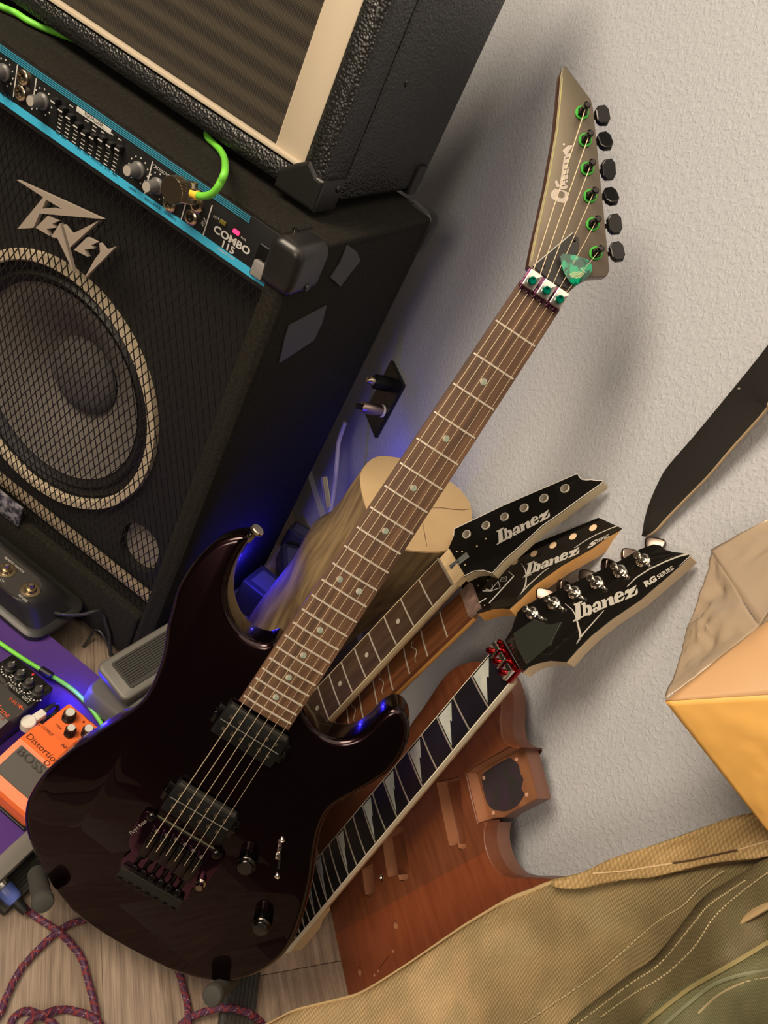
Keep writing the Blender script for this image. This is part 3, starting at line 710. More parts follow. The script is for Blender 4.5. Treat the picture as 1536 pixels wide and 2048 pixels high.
for i in range(6):
    a = H.at(*posts[i]); PT.append(a)
    m = HB(); m.lathe([(.0058, 0), (.0062, .0004), (.0062, .0012), (.0054, .0014)], (*a, 0), (0, 0, 1), 22); tn = m.build('tuner_washer', GRN, gt)
    m = HB(); m.lathe([(.0047, .001), (.0047, .0035), (.0042, .0042)], (*a, 0), (0, 0, 1), 6); m.lathe([(.0030, .004), (.0030, .0085), (.0024, .0095), (.0026, .0118), (.0033, .0140), (.0020, .0150)], (*a, 0), (0, 0, 1), 16); m.build('tuner_post', BLKMETAL, tn)
    bb_ = H.at(*btn[i], -.008); m = HB()
    dx = nrm((bb_[0] - a[0], bb_[1] - a[1])); R = Matrix.Rotation(math.atan2(dx[1], dx[0]), 3, 'Z'); tw = Matrix.Rotation(random.uniform(-.5, .5), 3, 'X')
    P = [(-.0062, -.0050), (-.0062, .0050), (-.0030, .0088), (.0035, .0092), (.0066, .0045), (.0066, -.0045), (.0035, -.0092), (-.0030, -.0088)]
    q = MB(); q.slab(P, -.0028, .0028, .0012, .0012, 2); m.add([tuple(R @ (tw @ Vector(p)) + Vector((*bb_, -.008))) for p in q.v], q.f)
    m.build('tuner_button', TBK, tn)
    m = HB(); m.tube([(a[0] + dx[0] * .004, a[1] + dx[1] * .004, -.0175), (bb_[0] - dx[0] * .004, bb_[1] - dx[1] * .004, -.008)], .0022, 8); m.lathe([(.0065, -.020), (.0065, -.0148)], (*a, 0), (0, 0, 1), 12); m.build('tuner_housing', BLKMETAL, tn)
# pickups
PUB = mat('pickup_black', (.0045, .0045, .0045), .5, spec=.2)
def pickup(x0, y0, x1, y1, ang_, nm):
    cx, cy = (x0 + x1) / 2, (y0 + y1) / 2; R = Matrix.Rotation(ang_, 3, 'Z'); z = B0 + .0005
    def L(x, y): v = R @ Vector((x, y, 0)); return (cx + v.x, cy + v.y)
    m = MB(); m.box((cx, cy, z + .001), (.036, .072, .013), R, .002)
    p = m.build('pickup', PUB, gt)
    m = MB(); m.box((*L(-.0175, 0), z + .0052), (.0045, .066, .0068), R, .001); m.build('pickup_edge', mat('worn_edge', (.020, .019, .016), .5), p)
    m = MB(); m.box((*L(0, 0), z + .0078), (.0007, .068, .0004), R); m.build('bobbin_line', mat('grey_line', (.16, .15, .13), .4), p)
    for r in (-1, 1):
        for i in range(6):
            a = L(r * .0075, -.026 + .0104 * i); MB().lathe([(.0024, 0), (.0022, .0009), (.0012, .0009), (.0010, .0003)], (*a, z + .0074), (0, 0, 1), 12).build('pole_screw', mat('dull_pole', (.30, .26, .20), .35, 1) if r == -99 else POLE, p)
    for s in (-1, 1):
        m = MB(); m.box((*L(0, s * .0385), z + .0010), (.022, .0075, .0022), R, .001); m.build('mounting_ear', BLKMETAL, p)
        m = MB(); m.lathe([(.0028, 0), (.0026, .0022), (.001, .0026)], (*L(0, s * .0405), z + .0020), (0, 0, 1), 12); m.build('ear_screw', BLKMETAL, p)
POLE = mat('pole_steel', (.22, .19, .15), .35, 1.0)
pickup(.4835, -.035, .5175, .035, math.radians(-1), 'neck'); pickup(.583, -.034, .619, .034, 0, 'bridge')
# tremolo
DP = mat('dark_plum_metal', (.075, .022, .050), .18, 1.0, coat=.4)
m = MB(); m.slab(rrect(.6305, -.0345, .716, .0345, .002, 2), B0 - .012, B0 + .0004); cv = m.build('bridge_cavity', mat('cavity_black', (.004, .004, .004), .6), gt)
MB().box((.6318, 0, B0 + .0006), (.0014, .069, .0005)).build('cavity_rim', mat('rim_olive', (.09, .08, .045), .4), cv)
m = MB(); P = [(.6335, -.036), (.6305, -.041), (.6325, -.0475), (.652, -.0485), (.672, -.044), (.680, -.037), (.704, -.036), (.704, .036), (.680, .037), (.676, .0465), (.650, .0485), (.6325, .0475), (.6305, .041), (.6335, .036)]
m.slab(smooth(P, 2), B0 + .0022, B0 + .0050, .0008, 0, 2); br = m.build('tremolo_bridge', DP, gt)
for i in range(6):
    y = -.0263 + .01052 * i; o_ = (0, .0018, .0030, .0030, .0018, 0)[i]
    m = MB(); m.box((.657 - o_, y, B0 + .0095), (.030, .0094, .0085), bev=.0009); m.box((.648 - o_, y, B0 + .0145), (.006, .0060, .003), bev=.0008)
    sd = m.build('saddle', BLKMETAL, br)
    m = MB(); m.lathe([(.0020, 0), (.0020, .0025), (.001, .0026)], (.641 - o_, y, B0 + .0100), (-.6, 0, .8), 10); m.build('saddle_screw', BLKMETAL, sd)
    m = MB(); m.tube([(.671 - o_, y, B0 + .0085), (.694, y, B0 + .0100)], .0021, 8); m.build('lock_screw', BLKMETAL, sd)
    m = MB(); m.lathe([(.0034, 0), (.0034, .005), (.0026, .0058)], (.6855, y * .96, B0 + .0125), (-.25, 0, .97), 12); m.build('fine_tuner', BLKMETAL, br)
MB().box((.7015, 0, B0 + .0075), (.0125, .073, .0060), bev=.0012).build('tail_block', mat('worn_black', (.020, .019, .017), .42, .5), br)
for i in range(7): MB().box((.7085, -.0315 + .0105 * i, B0 + .0085), (.0060, .0068, .0055), bev=.001).build('tail_tab', BLKMETAL, br)
for s in (-1, 1):
    MB().lathe([(.0050, 0), (.0050, .004), (.0034, .0052), (.0020, .0052)], (.6335, s * .0385, B0 + .002), (0, 0, 1), 16).build('pivot_stud', BLKMETAL, br)
MB().lathe([(.0055, 0), (.0055, .005), (.0036, .0066), (.0036, .0120)], (.668, .0415, B0 + .0045), (0, 0, 1), 18).build('arm_socket', SMOKE, br)
text('Floyd Rose', 'bridge_lettering', br, mat('dim_print', (.26, .24, .22), .5), (.662, -.0455), (.640, -.0395), .8, B0 + .0050)
# controls
KNB = mat('knob_black_chrome', (.06, .055, .05), .18, 1.0)
for k, p in enumerate(((497, 1716), (527, 1836))):
    a = G.at(*p, B0)
    m = MB(); V = []
    prof = [(.0090, 0), (.0096, .0010), (.0096, .0100), (.0100, .0108), (.0100, .0130), (.0090, .0140), (.0082, .0165), (.0060, .0176)]
    m.lathe(prof, (*a, B0), (0, 0, 1), 32); kb = m.build('volume_knob' if k == 0 else 'tone_knob', KNB, gt)
    m = MB()
    for i in range(24):
        t = 2 * math.pi * i / 24; m.box((a[0] + .0097 * math.cos(t), a[1] + .0097 * math.sin(t), B0 + .0055), (.0010, .0008, .0085), Matrix.Rotation(t, 3, 'Z'))
    m.build('knurling', KNB, kb, kind='stuff')
    MB().lathe([(.0070, .0170), (.0066, .0179)], (*a, B0), (0, 0, 1), 24).build('knob_top', BLKGLOSS, kb)
s0, s1 = G.at(564.6, 1679, B0), G.at(554.8, 1752, B0)
d = np.array(s1) - np.array(s0); th = math.atan2(d[1], d[0]); cx = (s0[0] + s1[0]) / 2; cy = (s0[1] + s1[1]) / 2; R = Matrix.Rotation(th, 3, 'Z')
sw = MB().box((cx, cy, B0 + .0004), (.025, .0024, .0006), R).build('pickup_switch', BLACK, gt)
for a in (s0, s1): MB().lathe([(.0030, 0), (.0028, .0014), (.0014, .0020), (.001, .0016)], (*a, B0), (0, 0, 1), 14).build('switch_screw', CHROME, sw)
a = G.at(559, 1699, B0); MB().box((a[0], a[1], B0 + .006), (.0065, .0046, .013), R, .001).build('switch_tip', mat('bright_switch', (.95, .9, .82), .1, 1.0), sw)
# strings
STR = mat('bronze_string', (.85, .70, .48), .30, .6)
gx = [.6549, .6539, .6520, .6530, .652, .654]
for i in range(6):
    y0_ = -.0175 + .007 * i; y1 = -.0263 + .01052 * i
    a = PT[i]; top = HT @ Vector((a[0] + .0, a[1], .0105)); nb = (-.017, y0_, .0022)
    P = [(gx[i] + .002, y1, B0 + .0168), (.640, y1, B0 + .0172), (.35, y0_ + (y1 - y0_) * .54, .0040), (0.0005, y0_, .0030), nb, tuple(top)]
    MB().tube(P, (.00050, .00045, .00040, .00032, .00026, .00023)[i], 6).build('string', STR, gt)
# the pick under the strings
pk = thing('guitar_pick', 'translucent green pearly guitar pick tucked under the strings by the nut', 'pick', H)
pp = smooth(H.pts(Z([(703,105),(722,72),(755,50),(900,70),(1020,105),(1110,150),(1145,230),(1140,300),(1075,390),(930,493),(880,495),(790,380),(730,250)], 6.98, 1020, 500), .008), 3)
PK = mat('green_celluloid', (.0, .36, .17), .12, coat=1, trans=.15, var=(110, (.004, .07, .04), (1, 1, 1), .05))
MB().slab(pp, .0072, .0082, .0003, .0003, 2).build('pick_body', PK, pk)
m = MB(); 
for k in range(6):
    c_ = [(1082 - 0, 0)]
    r_ = 4.5 + 2.2 * k; P = H.pts([(1153 + r_ * math.cos(t), 541 + r_ * math.sin(t)) for t in np.linspace(.3, 2.7, 9)], .0083); ribbon(m, P, [.0004] * 9, .0083, .0001)
m.build('pick_print', mat('gold_print', (.55, .60, .30), .4), pk)
text('medium', 'pick_lettering', pk, mat('silver_print', (.6, .6, .5), .4), H.at(1160, 537, .0083), H.at(1171, 547, .0083), .8, .0083)
# ================================================================== THE THREE BARE NECKS AGAINST THE WALL
def slide(P, k): P = np.asarray(P); return CAM + (P - CAM) * k
def neck_frame(nut, d, w, k): return Fr(slide(nut, k), d, w)
MAPLE = wood('pale_maple', (.60, .44, .25), (.50, .35, .18), 6, (1, 10, 4), .38, .35)
CREAMB = mat('cream_binding', (.66, .56, .36), .4)
OMAPLE = wood('amber_maple', (.72, .38, .11), (.62, .31, .085), 6, (1, 10, 4), .35, .5)
HBLK = mat('gloss_black_face', (.007, .006, .005), .10, coat=1.0, coatr=.02)
def headframe(N, back, ang, dz=-.0045):
    a = math.radians(ang); hu_ = N.u * math.cos(a) + N.n * math.sin(a)
    F_ = Fr(N.world(-back, 0, dz), hu_, N.v); Tm = Matrix(N.mat()).inverted() @ F_.mat()
    class H2(MB):
        def build(s, name, mat, parent=None, label=None, kind=None):
            s.v = [tuple(Tm @ Vector(p)) for p in s.v]; return MB.build(s, name, mat, parent, label, kind)
    return F_, H2, Tm
def bindings(parent, hw_, x1, m_, side=(1, -1)):
    for s in side:
        mm = MB(); R = []
        for x in np.linspace(0, x1, 3):
            w = hw_(x); R.append([(x, s * (w - .0011), -.0008), (x, s * w, -.0010), (x, s * w, -.0068), (x, s * (w - .0011), -.0068)][::s])
        mm.loft(R, smo=False).build('binding', m_, parent)
Q = lambda L: Z(L, 2.56, 850, 900)
hwn = lambda x: .0215 + .0068 * x / .466

# ---- neck 1: dot inlays, cream binding, empty tuner holes
N1 = neck_frame((-.513, .491, .454), (.098, -.273, -.957), (.995, .024, .095), .985)
n1 = thing('guitar_neck', 'bare guitar neck with dot inlays and cream binding, leftmost of three leaning on the wall', 'guitar neck', N1, )
DRW = wood('dark_rosewood', (.034, .018, .009), (.080, .046, .024), 8, (1, 14, 5), .4, .15)
hb = lambda x: hwn(x) - .0008
board(n1, .478, hb, .0062, DRW); frets(n1, 21, hb, .0010, m_=FRETM)
bindings(n1, lambda x: hwn(x) + .0004, .478, CREAMB)
MB().loft(neckrings(0, .40, lambda x: hwn(x), lambda x: .0125 + .004 * x, -.0066)).build('neck_shaft', MAPLE, n1)
MB().box((.438, 0, -.0165), (.080, .056, .0195), bev=.003).build('heel', MAPLE, n1)
PD = mat('pearl_dot', (.42, .38, .32), .3)
pdm = MB().lathe([(.0031, 0), (.0031, .0003)], (0, 0, 0), (0, 0, 1), 18).mesh('inlay_dot'); pdm.materials.append(PD)
copies(pdm, 'inlay_dot', n1, [((fretx(k) + fretx(k - 1)) / 2, 0, .00003) for k in (3, 5, 7, 9)])
MB().box((-.008, 0, -.0075), (.016, .043, .010)).build('nut_shelf', wood('raw_maple', (.62, .47, .27), (.48, .33, .17), 40, (1, 3, 1), .7), n1)
MB().box((.0008, 0, -.0022), (.0020, .043, .0060), bev=.0003).build('board_end', mat('dusty_end', (.20, .17, .13), .7), n1)
F1, H1, T1 = headframe(N1, .015, 13)
o1 = F1.pts(Q([(108,528),(147,440),(150,405),(400,285),(780,122),(790,140),(802,152),(828,157),(850,153),(880,158),(912,157),(905,170),(800,245),(700,320),(600,390),(480,500),(400,570),(345,632),(300,618),(250,622),(190,652)]), 0)
hl = [circ(*F1.at(*p), .0046, 18) for p in Q([(213,432),(312,387),(407,343),(508,297),(609,248),(717,198)])]
m = H1(); m.slab(o1, -.0145, -.0012, 0, .001, 2, holes=hl); h1 = m.build('headstock', wood('side_maple', (.60, .50, .33), (.50, .40, .24), 6, (1, 8, 4), .45, .2), n1)
m = H1(); m.slab(o1, -.0012, .0, .0004, 0, 2, holes=hl); m.build('headstock_face', HBLK, h1)
m = H1(); e = Q([(147,437),(150,404),(400,284),(780,121),(790,138),(802,150),(850,152),(880,157),(912,157),(905,170),(800,244),(700,318),(600,388),(480,498),(400,568),(345,630),(300,616),(250,620),(190,650)])
ribbon(m, F1.pts(e, .0001), [.0009] * len(e), .0001, .0002); m.build('edge_binding', mat('white_binding', (.62, .60, .54), .4), h1)
for i, p in enumerate(Q([(213,432),(312,387),(407,343),(508,297),(609,248),(717,198)])):
    a = F1.at(*p); m = H1(); m.lathe([(.0054, .0), (.0052, .0009), (.0042, .0011), (.0041, -.006)], (*a, 0), (0, 0, 1), 20, False)
    m.build('tuner_bushing', mat('bright_bushing', (.62, .58, .50), .35, .4), h1)
m = H1()
for p in Q([(266,493),(311,455),(163,520),(205,588),(180,625),(190,520)]): m.lathe([(.0011, 0), (.0010, .0002)], (*F1.at(*p), .00003), (0, 0, 1), 8)
m.build('screw_holes', mat('bare_wood_dot', (.50, .42, .25), .7), h1, kind='stuff')
a, b_ = F1.pts(Q([(130, 600), (218, 532)]), .001); m = H1(); m.tube([(*a, -.001), (*b_, .0)], .0042, 10, flat=.45); m.build('truss_rod_slot', mat('slot_grey', (.12, .13, .12), .35), h1)
m = H1(); m.tube([(*a, .0012), (*[(p + q) / 2 for p, q in zip(a, b_)], .0012)], .0022, 8); m.build('truss_rod', mat('old_steel', (.10, .12, .15), .4, .8), h1)
logo(F1, h1, (993.4, 1089.5), (1098.5, 1034.5), (992.5, 1062.5), .0003).matrix_local = T1

# ---- neck 2: wavy inlays, amber sides
N2 = neck_frame((-.472, .505, .446), (.080, -.300, -.950), (.967, -.205, .148), 1.012)
n2 = thing('guitar_neck', 'bare guitar neck with wavy line inlays and amber sides, middle one of the three', 'guitar neck', N2)
RRW = wood('red_rosewood', (.085, .026, .009), (.20, .075, .030), 9, (1, 15, 5), .38, .2)
board(n2, .478, hwn, .006, RRW); frets(n2, 21, hwn, .0010)
MB().loft(neckrings(0, .40, hwn, lambda x: .0125 + .004 * x, -.0060)).build('neck_shaft', OMAPLE, n2)
MB().box((.438, 0, -.0160), (.080, .056, .0195), bev=.003).build('heel', OMAPLE, n2)
m_ = mat('silver_inlay', (.42, .38, .32), .35)
for k in (3, 5, 7, 9, 12):
    x = (fretx(k) + fretx(k - 1)) / 2; P = [(x + .0028 * math.sin(t * 9), -.017 + .034 * t) for t in np.linspace(0, 1, 22)]
    m = MB(); ribbon(m, P, [.0009 * math.sin(math.pi * min(.97, max(.06, t))) + .0004 for t in np.linspace(0, 1, 22)], .0001, .0002); m.build('wave_inlay', m_, n2)
MB().box((-.0085, 0, -.0022), (.017, .043, .0050)).build('nut_shelf', wood('glue_stained_wood', (.13, .07, .05), (.32, .22, .18), 60, (1, 2, 1), .8), n2)
F2, H2_, T2 = headframe(N2, .017, 13)
o2 = F2.pts(Q([(268,836),(185,700),(240,600),(300,540),(430,530),(600,462),(800,382),(945,322),(955,328),(962,348),(985,358),(1010,362),(1035,360),(1053,366),(1050,380),(940,440),(850,505),(700,590),(560,690),(490,760),(445,800),(430,813),(395,808),(350,812)]), 0)
t2 = Q([(360,615),(458,571),(557,530),(655,487),(757,442),(860,397)])
hl = [circ(*F2.at(*p), .0046, 18) for p in t2]
m = H2_(); m.slab(o2, -.0165, -.0012, 0, .001, 2); h2 = m.build('headstock', OMAPLE, n2)
m = H2_(); m.slab(o2, -.0012, .0, .0004, 0, 2, holes=hl); m.build('headstock_face', HBLK, h2)
for p in t2:
    a = F2.at(*p); m = H2_(); m.lathe([(.0046, -.0011), (.0046, -.0006)], (*a, 0), (0, 0, 1), 20); m.build('tuner_hole', mat('raw_pale_wood', (.80, .58, .36), .7), h2)
m = H2_()
ribbon(m, F2.pts(Z([(85,465),(120,510),(145,560),(155,620),(158,680),(150,760),(120,830),(70,910)], 6.98, 1030, 1060), .0002), [.0004, .0008, .0010, .0013, .0016, .0018, .0014, .0004], .0002)
ribbon(m, F2.pts(Z([(70,905),(180,780),(300,670),(400,580),(470,535)], 6.98, 1030, 1060), .0002), [.0006, .0016, .0013, .0010, .0006], .0002)
ribbon(m, F2.pts(Z([(110,662),(170,645),(230,620)], 6.98, 1030, 1060), .0002), [.0006, .0012, .0010], .0002)
ribbon(m, F2.pts(Q([(765,502),(820,465),(880,432),(960,398),(1015,380),(1045,376)]), .0002), [.0008, .0010, .0011, .0012, .0012, .0016], .0002)
m.build('logo_flourish', LOGOG, h2)
logo(F2, h2, (1047.5, 1153), (1156, 1108), (1053.5, 1128), .0003).matrix_local = T2
def htext(s, F_, T_, parent, a, b, k, name='series_lettering', bold=0.0, shear=0, m_=None):
    o = text(s, name, parent, m_ or LOGOG, F_.at(*a, .0003), F_.at(*b, .0003), k, .0002, .0002, shear, bold); o.matrix_local = T_; return o
htext('S', F2, T2, h2, (1174, 1097.5), (1191, 1089), .30, bold=.05, shear=.9); htext('SERIES', F2, T2, h2, (1194, 1085.5), (1219, 1073.5), .8, bold=.02)
m = H2_(); J = lambda L: F2.pts(Q(L), .0002)
for L, w_ in (([(295,722),(345,722)], 6), ([(345,722),(312,712)], 5), ([(330,725),(375,672)], 5), ([(375,672),(385,705)], 5), ([(385,705),(345,720)], 4), ([(345,690),(345,722)], 4), ([(385,672),(415,672),(418,648),(392,655),(385,672)], 4), ([(398,662),(410,658)], 4), ([(428,622),(455,645)], 4), ([(455,645),(328,785)], 8), ([(268,788),(315,758)], 7)):
    P = J(L); ribbon(m, P, [w_ / 2.56 * .00044] * len(P), .0002)
m.build('signature_lettering', mat('white_signature', (.68, .66, .62), .5), h2)
m = H2_()
for p in Q([(272,695),(322,668),(305,795)]): m.lathe([(.0010, 0), (.0009, .0002)], (*F2.at(*p), .00003), (0, 0, 1), 8)
m.build('screw_holes', mat('bare_dot', (.45, .35, .22), .7), h2, kind='stuff')

# ---- neck 3: sharktooth inlays, tuners, red locking nut
N3 = neck_frame((-.377, .502, .460), (.142, -.174, -.975), (.989, -.008, .146), .985)
n3 = thing('guitar_neck', 'guitar neck with white tooth inlays, chrome tuners and red nut, rightmost of three', 'guitar neck', N3)
EB = mat('ebony_board', (.006, .0055, .005), .35)
board(n3, .486, hb, .0060, EB); frets(n3, 24, hb, .0010, m_=mat('fret_cream', (.60, .54, .42), .35, .8))
bindings(n3, lambda x: hwn(x) + .0003, .486, mat('white_binding_neck', (.70, .64, .50), .35))
MB().loft(neckrings(0, .42, hwn, lambda x: .0110 + .003 * x, -.0066)).build('neck_shaft', MAPLE, n3)
MB().loft([[(x, s * hwn(x) * c, -.0066 - d * z) for s, c, z in ((1, 1, 0), (1, .97, .8), (1, .8, 1), (-1, .8, 1), (-1, .97, .8), (-1, 1, 0))] for x, d in ((.395, .012), (.415, .014), (.432, .021), (.445, .022), (.484, .022), (.488, .020))], smo=False).build('heel', MAPLE, n3)
TOO = mat('tooth_pearl', (.34, .37, .33), .25, coat=.5, var=(60, (.48, .50, .44), (1, 1, 1), .2))
for k in (1, 3, 5, 7, 9, 12, 15, 17, 19, 21, 24):
    a = fretx(k - 1) + .0028 if k > 1 else .003; b_ = fretx(k) - .0022; w = hwn(a); L = b_ - a
    y0, y1 = -w * .86, w * .80
    P = [(b_, y0), (b_ - .02 * L, y0), (a + .16 * L * 1, y0 + .01 * w), (b_ - L * .62, y0 + (y1 - y0) * .50), (b_ - L * .46, y0 + (y1 - y0) * .45), (b_ - L * .42, y0 + (y1 - y0) * .52), (b_ - L * .02, y1)]
    P = [(a + L * u, y0 + (y1 - y0) * v) for u, v in ((.97, .0), (.10, .0), (.46, .46), (.40, .36 + .1), (.55, .40), (.62, .56), (.98, 1.0))]
    P = [(a + L * .98, y0), (a + L * .06, y0), (a + L * .46, y0 + (y1 - y0) * .46), (a + L * .52, y0 + (y1 - y0) * .38), (a + L * .98, y1)]
    MB().slab(P, .0, .0003).build('tooth_inlay', TOO, n3)
F3, H3, T3 = headframe(N3, .017, 13)
o3 = F3.pts(Q([(408,975),(442,920),(470,832),(500,800),(600,755),(800,660),(1000,565),(1100,507),(1170,482),(1205,488),(1230,510),(1270,522),(1310,526),(1350,534),(1356,545),(1250,640),(1100,768),(950,870),(850,950),(780,1020),(722,1086),(690,1082),(640,1078),(580,1090),(530,1110),(497,1140)]), 0)
m = H3(); m.slab(o3, -.0165, -.0012, 0, .001, 2); h3 = m.build('headstock', wood('head_side_maple', (.66, .50, .30), (.58, .42, .23), 6, (1, 8, 4), .42, .2), n3)
m = H3(); m.slab(o3, -.0012, .0, .0004, 0, 2); m.build('headstock_face', HBLK, h3)
TBT = mat('dark_tuner_button', (.13, .10, .085), .25, 1.0)
P3 = Q([(550,835),(660,785),(765,730),(880,680),(1000,622),(1118,567)]); B3 = Q([(606,728),(712,688),(826,635),(936,582),(1046,528),(1170,470)])
for i in range(6):
    a = F3.at(*P3[i]); bq = F3.at(B3[i][0] + 3, B3[i][1] + 7, -.012)
    m = H3(); m.lathe([(.0068, 0), (.0068, .0012), (.0058, .0018), (.0050, .0030), (.0048, .0032)], (*a, 0), (0, 0, 1), 24); tn = m.build('tuner_bushing', CHROME, n3)
    m = H3(); m.lathe([(.0036, .003), (.0036, .0075), (.0030, .0085), (.0030, .0110), (.0036, .0120), (.0036, .0135), (.0026, .0145)], (*a, 0), (0, 0, 1), 18); m.build('tuner_post', CHROME, tn)
    dx = nrm((bq[0] - a[0], bq[1] - a[1])); m = H3(); m.tube([(a[0] + dx[0] * .003, a[1] + dx[1] * .003, -.0175), (bq[0] - dx[0] * .004, bq[1] - dx[1] * .004, -.012)], .0022, 8)
    m.lathe([(.0062, -.021), (.0066, -.0150)], (*a, 0), (0, 0, 1), 12); m.build('tuner_housing', SMOKE, tn)
    R = Matrix.Rotation(math.atan2(dx[1], dx[0]), 3, 'Z') @ Matrix.Rotation((.5, 1.2, .2, 1.4, .7, .3)[i], 3, 'X')
    q = MB(); q.slab(smooth([(-.0060, -.0060), (-.0060, .0060), (-.001, .0092), (.0055, .0090), (.0072, .0), (.0055, -.0090), (-.001, -.0092)], 3), -.0040, .0040, .0016, .0016, 3)
    m = H3(); m.add([tuple(R @ Vector(p) + Vector((*bq, -.012))) for p in q.v], q.f, True); m.build('tuner_button', TBT, tn)
REDA = mat('red_anodised', (.30, .010, .014), .2, 1.0)
m = MB(); m.box((-.009, 0, -.001), (.018, .0435, .006), bev=.0008)
for i in range(8): m.lathe([(.0016, .001), (.0014, .0032)], (-.0175, -.020 + .0057 * i, 0), (0, 0, 1), 8)
ln = m.build('locking_nut', REDA, n3)
for y in (-.0148, .0, .0148):
    c = MB().box((-.0085, y, .0052), (.0145, .0118, .0055), bev=.0009).build('nut_clamp', CHROME, ln)
    MB().lathe([(.0034, .008), (.0036, .0092), (.0034, .0118), (.0026, .0132), (.0012, .0136)], (-.0065, y, 0), (0, 0, 1), 16).build('clamp_screw', REDA, ln)
m = H3(); m.slab(F3.pts(Q([(452,940),(560,868),(640,895),(700,880),(640,1000),(520,1100),(470,1010)]), .001), .0001, .0016, .0004, 0, 2); m.build('truss_rod_cover', mat('satin_cover', (.022, .024, .020), .2, coat=.5), h3)
m = H3()
for p in Q([(457,967),(637,922),(527,1082),(762,785),(1136,588)]): m.lathe([(.0014, .0), (.0013, .0020), (.0005, .0022)], (*F3.at(*p, .001), 0), (0, 0, 1), 8)
m.build('small_screws', CHROME, h3, kind='stuff')
K3 = lambda L: F3.pts(Z(L, 4.518, 1040, 1130), .0002)
m = H3(); ribbon(m, K3([(408,350),(470,400),(500,450),(515,500),(530,560),(545,620),(540,670),(512,715)]), [.0004, .0009, .0012, .0015, .0019, .0022, .0016, .0004], .0002)
ribbon(m, K3([(512,712),(545,655),(600,590),(680,500),(760,410)]), [.0006, .0018, .0013, .0011, .0006], .0002)
ribbon(m, K3([(480,512),(510,500),(545,485)]), [.0005, .0013, .0012], .0002); m.build('logo_flourish', LOGOG, h3); m = H3()
ribbon(m, F3.pts(Q([(1035,700),(1080,655),(1150,610),(1230,572),(1300,545),(1348,532)]), .0002), [.0008, .0011, .0013, .0013, .0014, .0020], .0002); m.build('swoosh_line', LOGOG, h3)
logo(F3, h3, (1146.5, 1242.5), (1274, 1189), (1146, 1209.5), .0003).matrix_local = T3
htext('RG', F3, T3, h3, (1292, 1174), (1314.5, 1160), .62, bold=.06); htext('SERIES', F3, T3, h3, (1317, 1158), (1348.5, 1138), .7, bold=.02)

# ================================================================== THE MAHOGANY BODY BLANK
ba = math.radians(8)
BF = Fr((0, .540, .400), (1, 0, 0), (0, math.sin(ba), math.cos(ba)))
bd = thing('unfinished_guitar', 'unfinished mahogany guitar body with routed cavities leaning against the wall behind the necks', 'guitar body', BF)
def mahog():
    m = wood('mahogany', (.115, .032, .013), (.175, .054, .021), 7, (2.2, 16, 6), .45, .1, .2)
    nt = m.node_tree; P = nt.nodes['Principled BSDF']; lk = P.inputs['Base Color'].links[0].from_socket
    # grain runs along the body: rotate the mapping
    for n in nt.nodes:
        if n.type == 'MAPPING': n.inputs['Rotation'].default_value = (0, 0, math.radians(-32))
    return m
MH = mahog()
MH2 = wood('mahogany_side', (.15, .065, .042), (.19, .088, .060), 7, (2, 3, 12), .5, .05)
FLR = -.0185
bo = [(952,1322),(921,1329),(894,1347),(870,1378),(847,1413),(822,1447),(795,1490),(740,1540),(660,1600),(600,1690),(596,1800),(621.5,1893),(631,1939),(644,1981),(654,2002),(690,2035),(760,2052),(860,2040),(1000,1985),(1110,1925),(1185,1860),(1180,1800),(1140,1766),(1097,1758),(1058,1755),(1030.5,1755),(1003,1748),(983.6,1726),(973.5,1702),(969,1682),(969,1662),(973,1645)]
heel = Z([(640,1212),(700,1190),(820,1178),(880,1135),(1190,972),(1050,432)], 5.486, 860, 1420)
rest = [(1038,1494),(1018.6,1489),(1006,1476.5),(1002,1457),(1001,1437),(1003,1417),(1001,1385),(990,1350),(972,1328)]
pb = smooth([BF.at(*p) for p in bo], 3, False) + [BF.at(*p, FLR) for p in heel] + smooth([BF.at(*p) for p in rest], 3, False)
m = MB(); m.slab(pb, -.040, FLR, 0, .003, 2); core = m.build('body_back', MH2, bd)
pk_ = [BF.at(*p) for p in Z([(640,1205),(520,1245),(455,970),(390,690),(480,620),(640,530),(860,408),(985,410)], 5.486, 860, 1420)]
pt = smooth([BF.at(*p) for p in bo], 3, False) + pk_ + smooth([BF.at(*p) for p in rest[:]], 3, False)
K7 = lambda L: [BF.at(*p) for p in Z(L, 5.486, 860, 1420)]
K2 = lambda L: [BF.at(*p) for p in Z(L, 2.56, 550, 1300)]
c1 = K7([(55,810),(62,790),(300,735),(325,745),(392,1430),(388,1520),(350,1538),(305,1520),(292,1478),(215,1505),(195,1490)])
c2 = K2([(540,960),(630,900),(652,905),(688,1120),(680,1170),(655,1185),(632,1180),(622,1155),(575,1168),(562,1120)])
c3 = K2([(440,1120),(500,1085),(512,1215),(505,1248),(480,1266),(458,1255),(448,1200)])
c4 = circ(*BF.at(763, 1756), .0042, 16); c5 = circ(*BF.at(791, 1850.5), .0052, 18); c6 = circ(*BF.at(719, 1943.5), .0050, 18)
m = MB(); m.slab(pt, FLR + .0001, 0, .0018, 0, 3, holes=[c1, c2, c3, c4, c5, c6]); top = m.build('body_front', MH, bd)
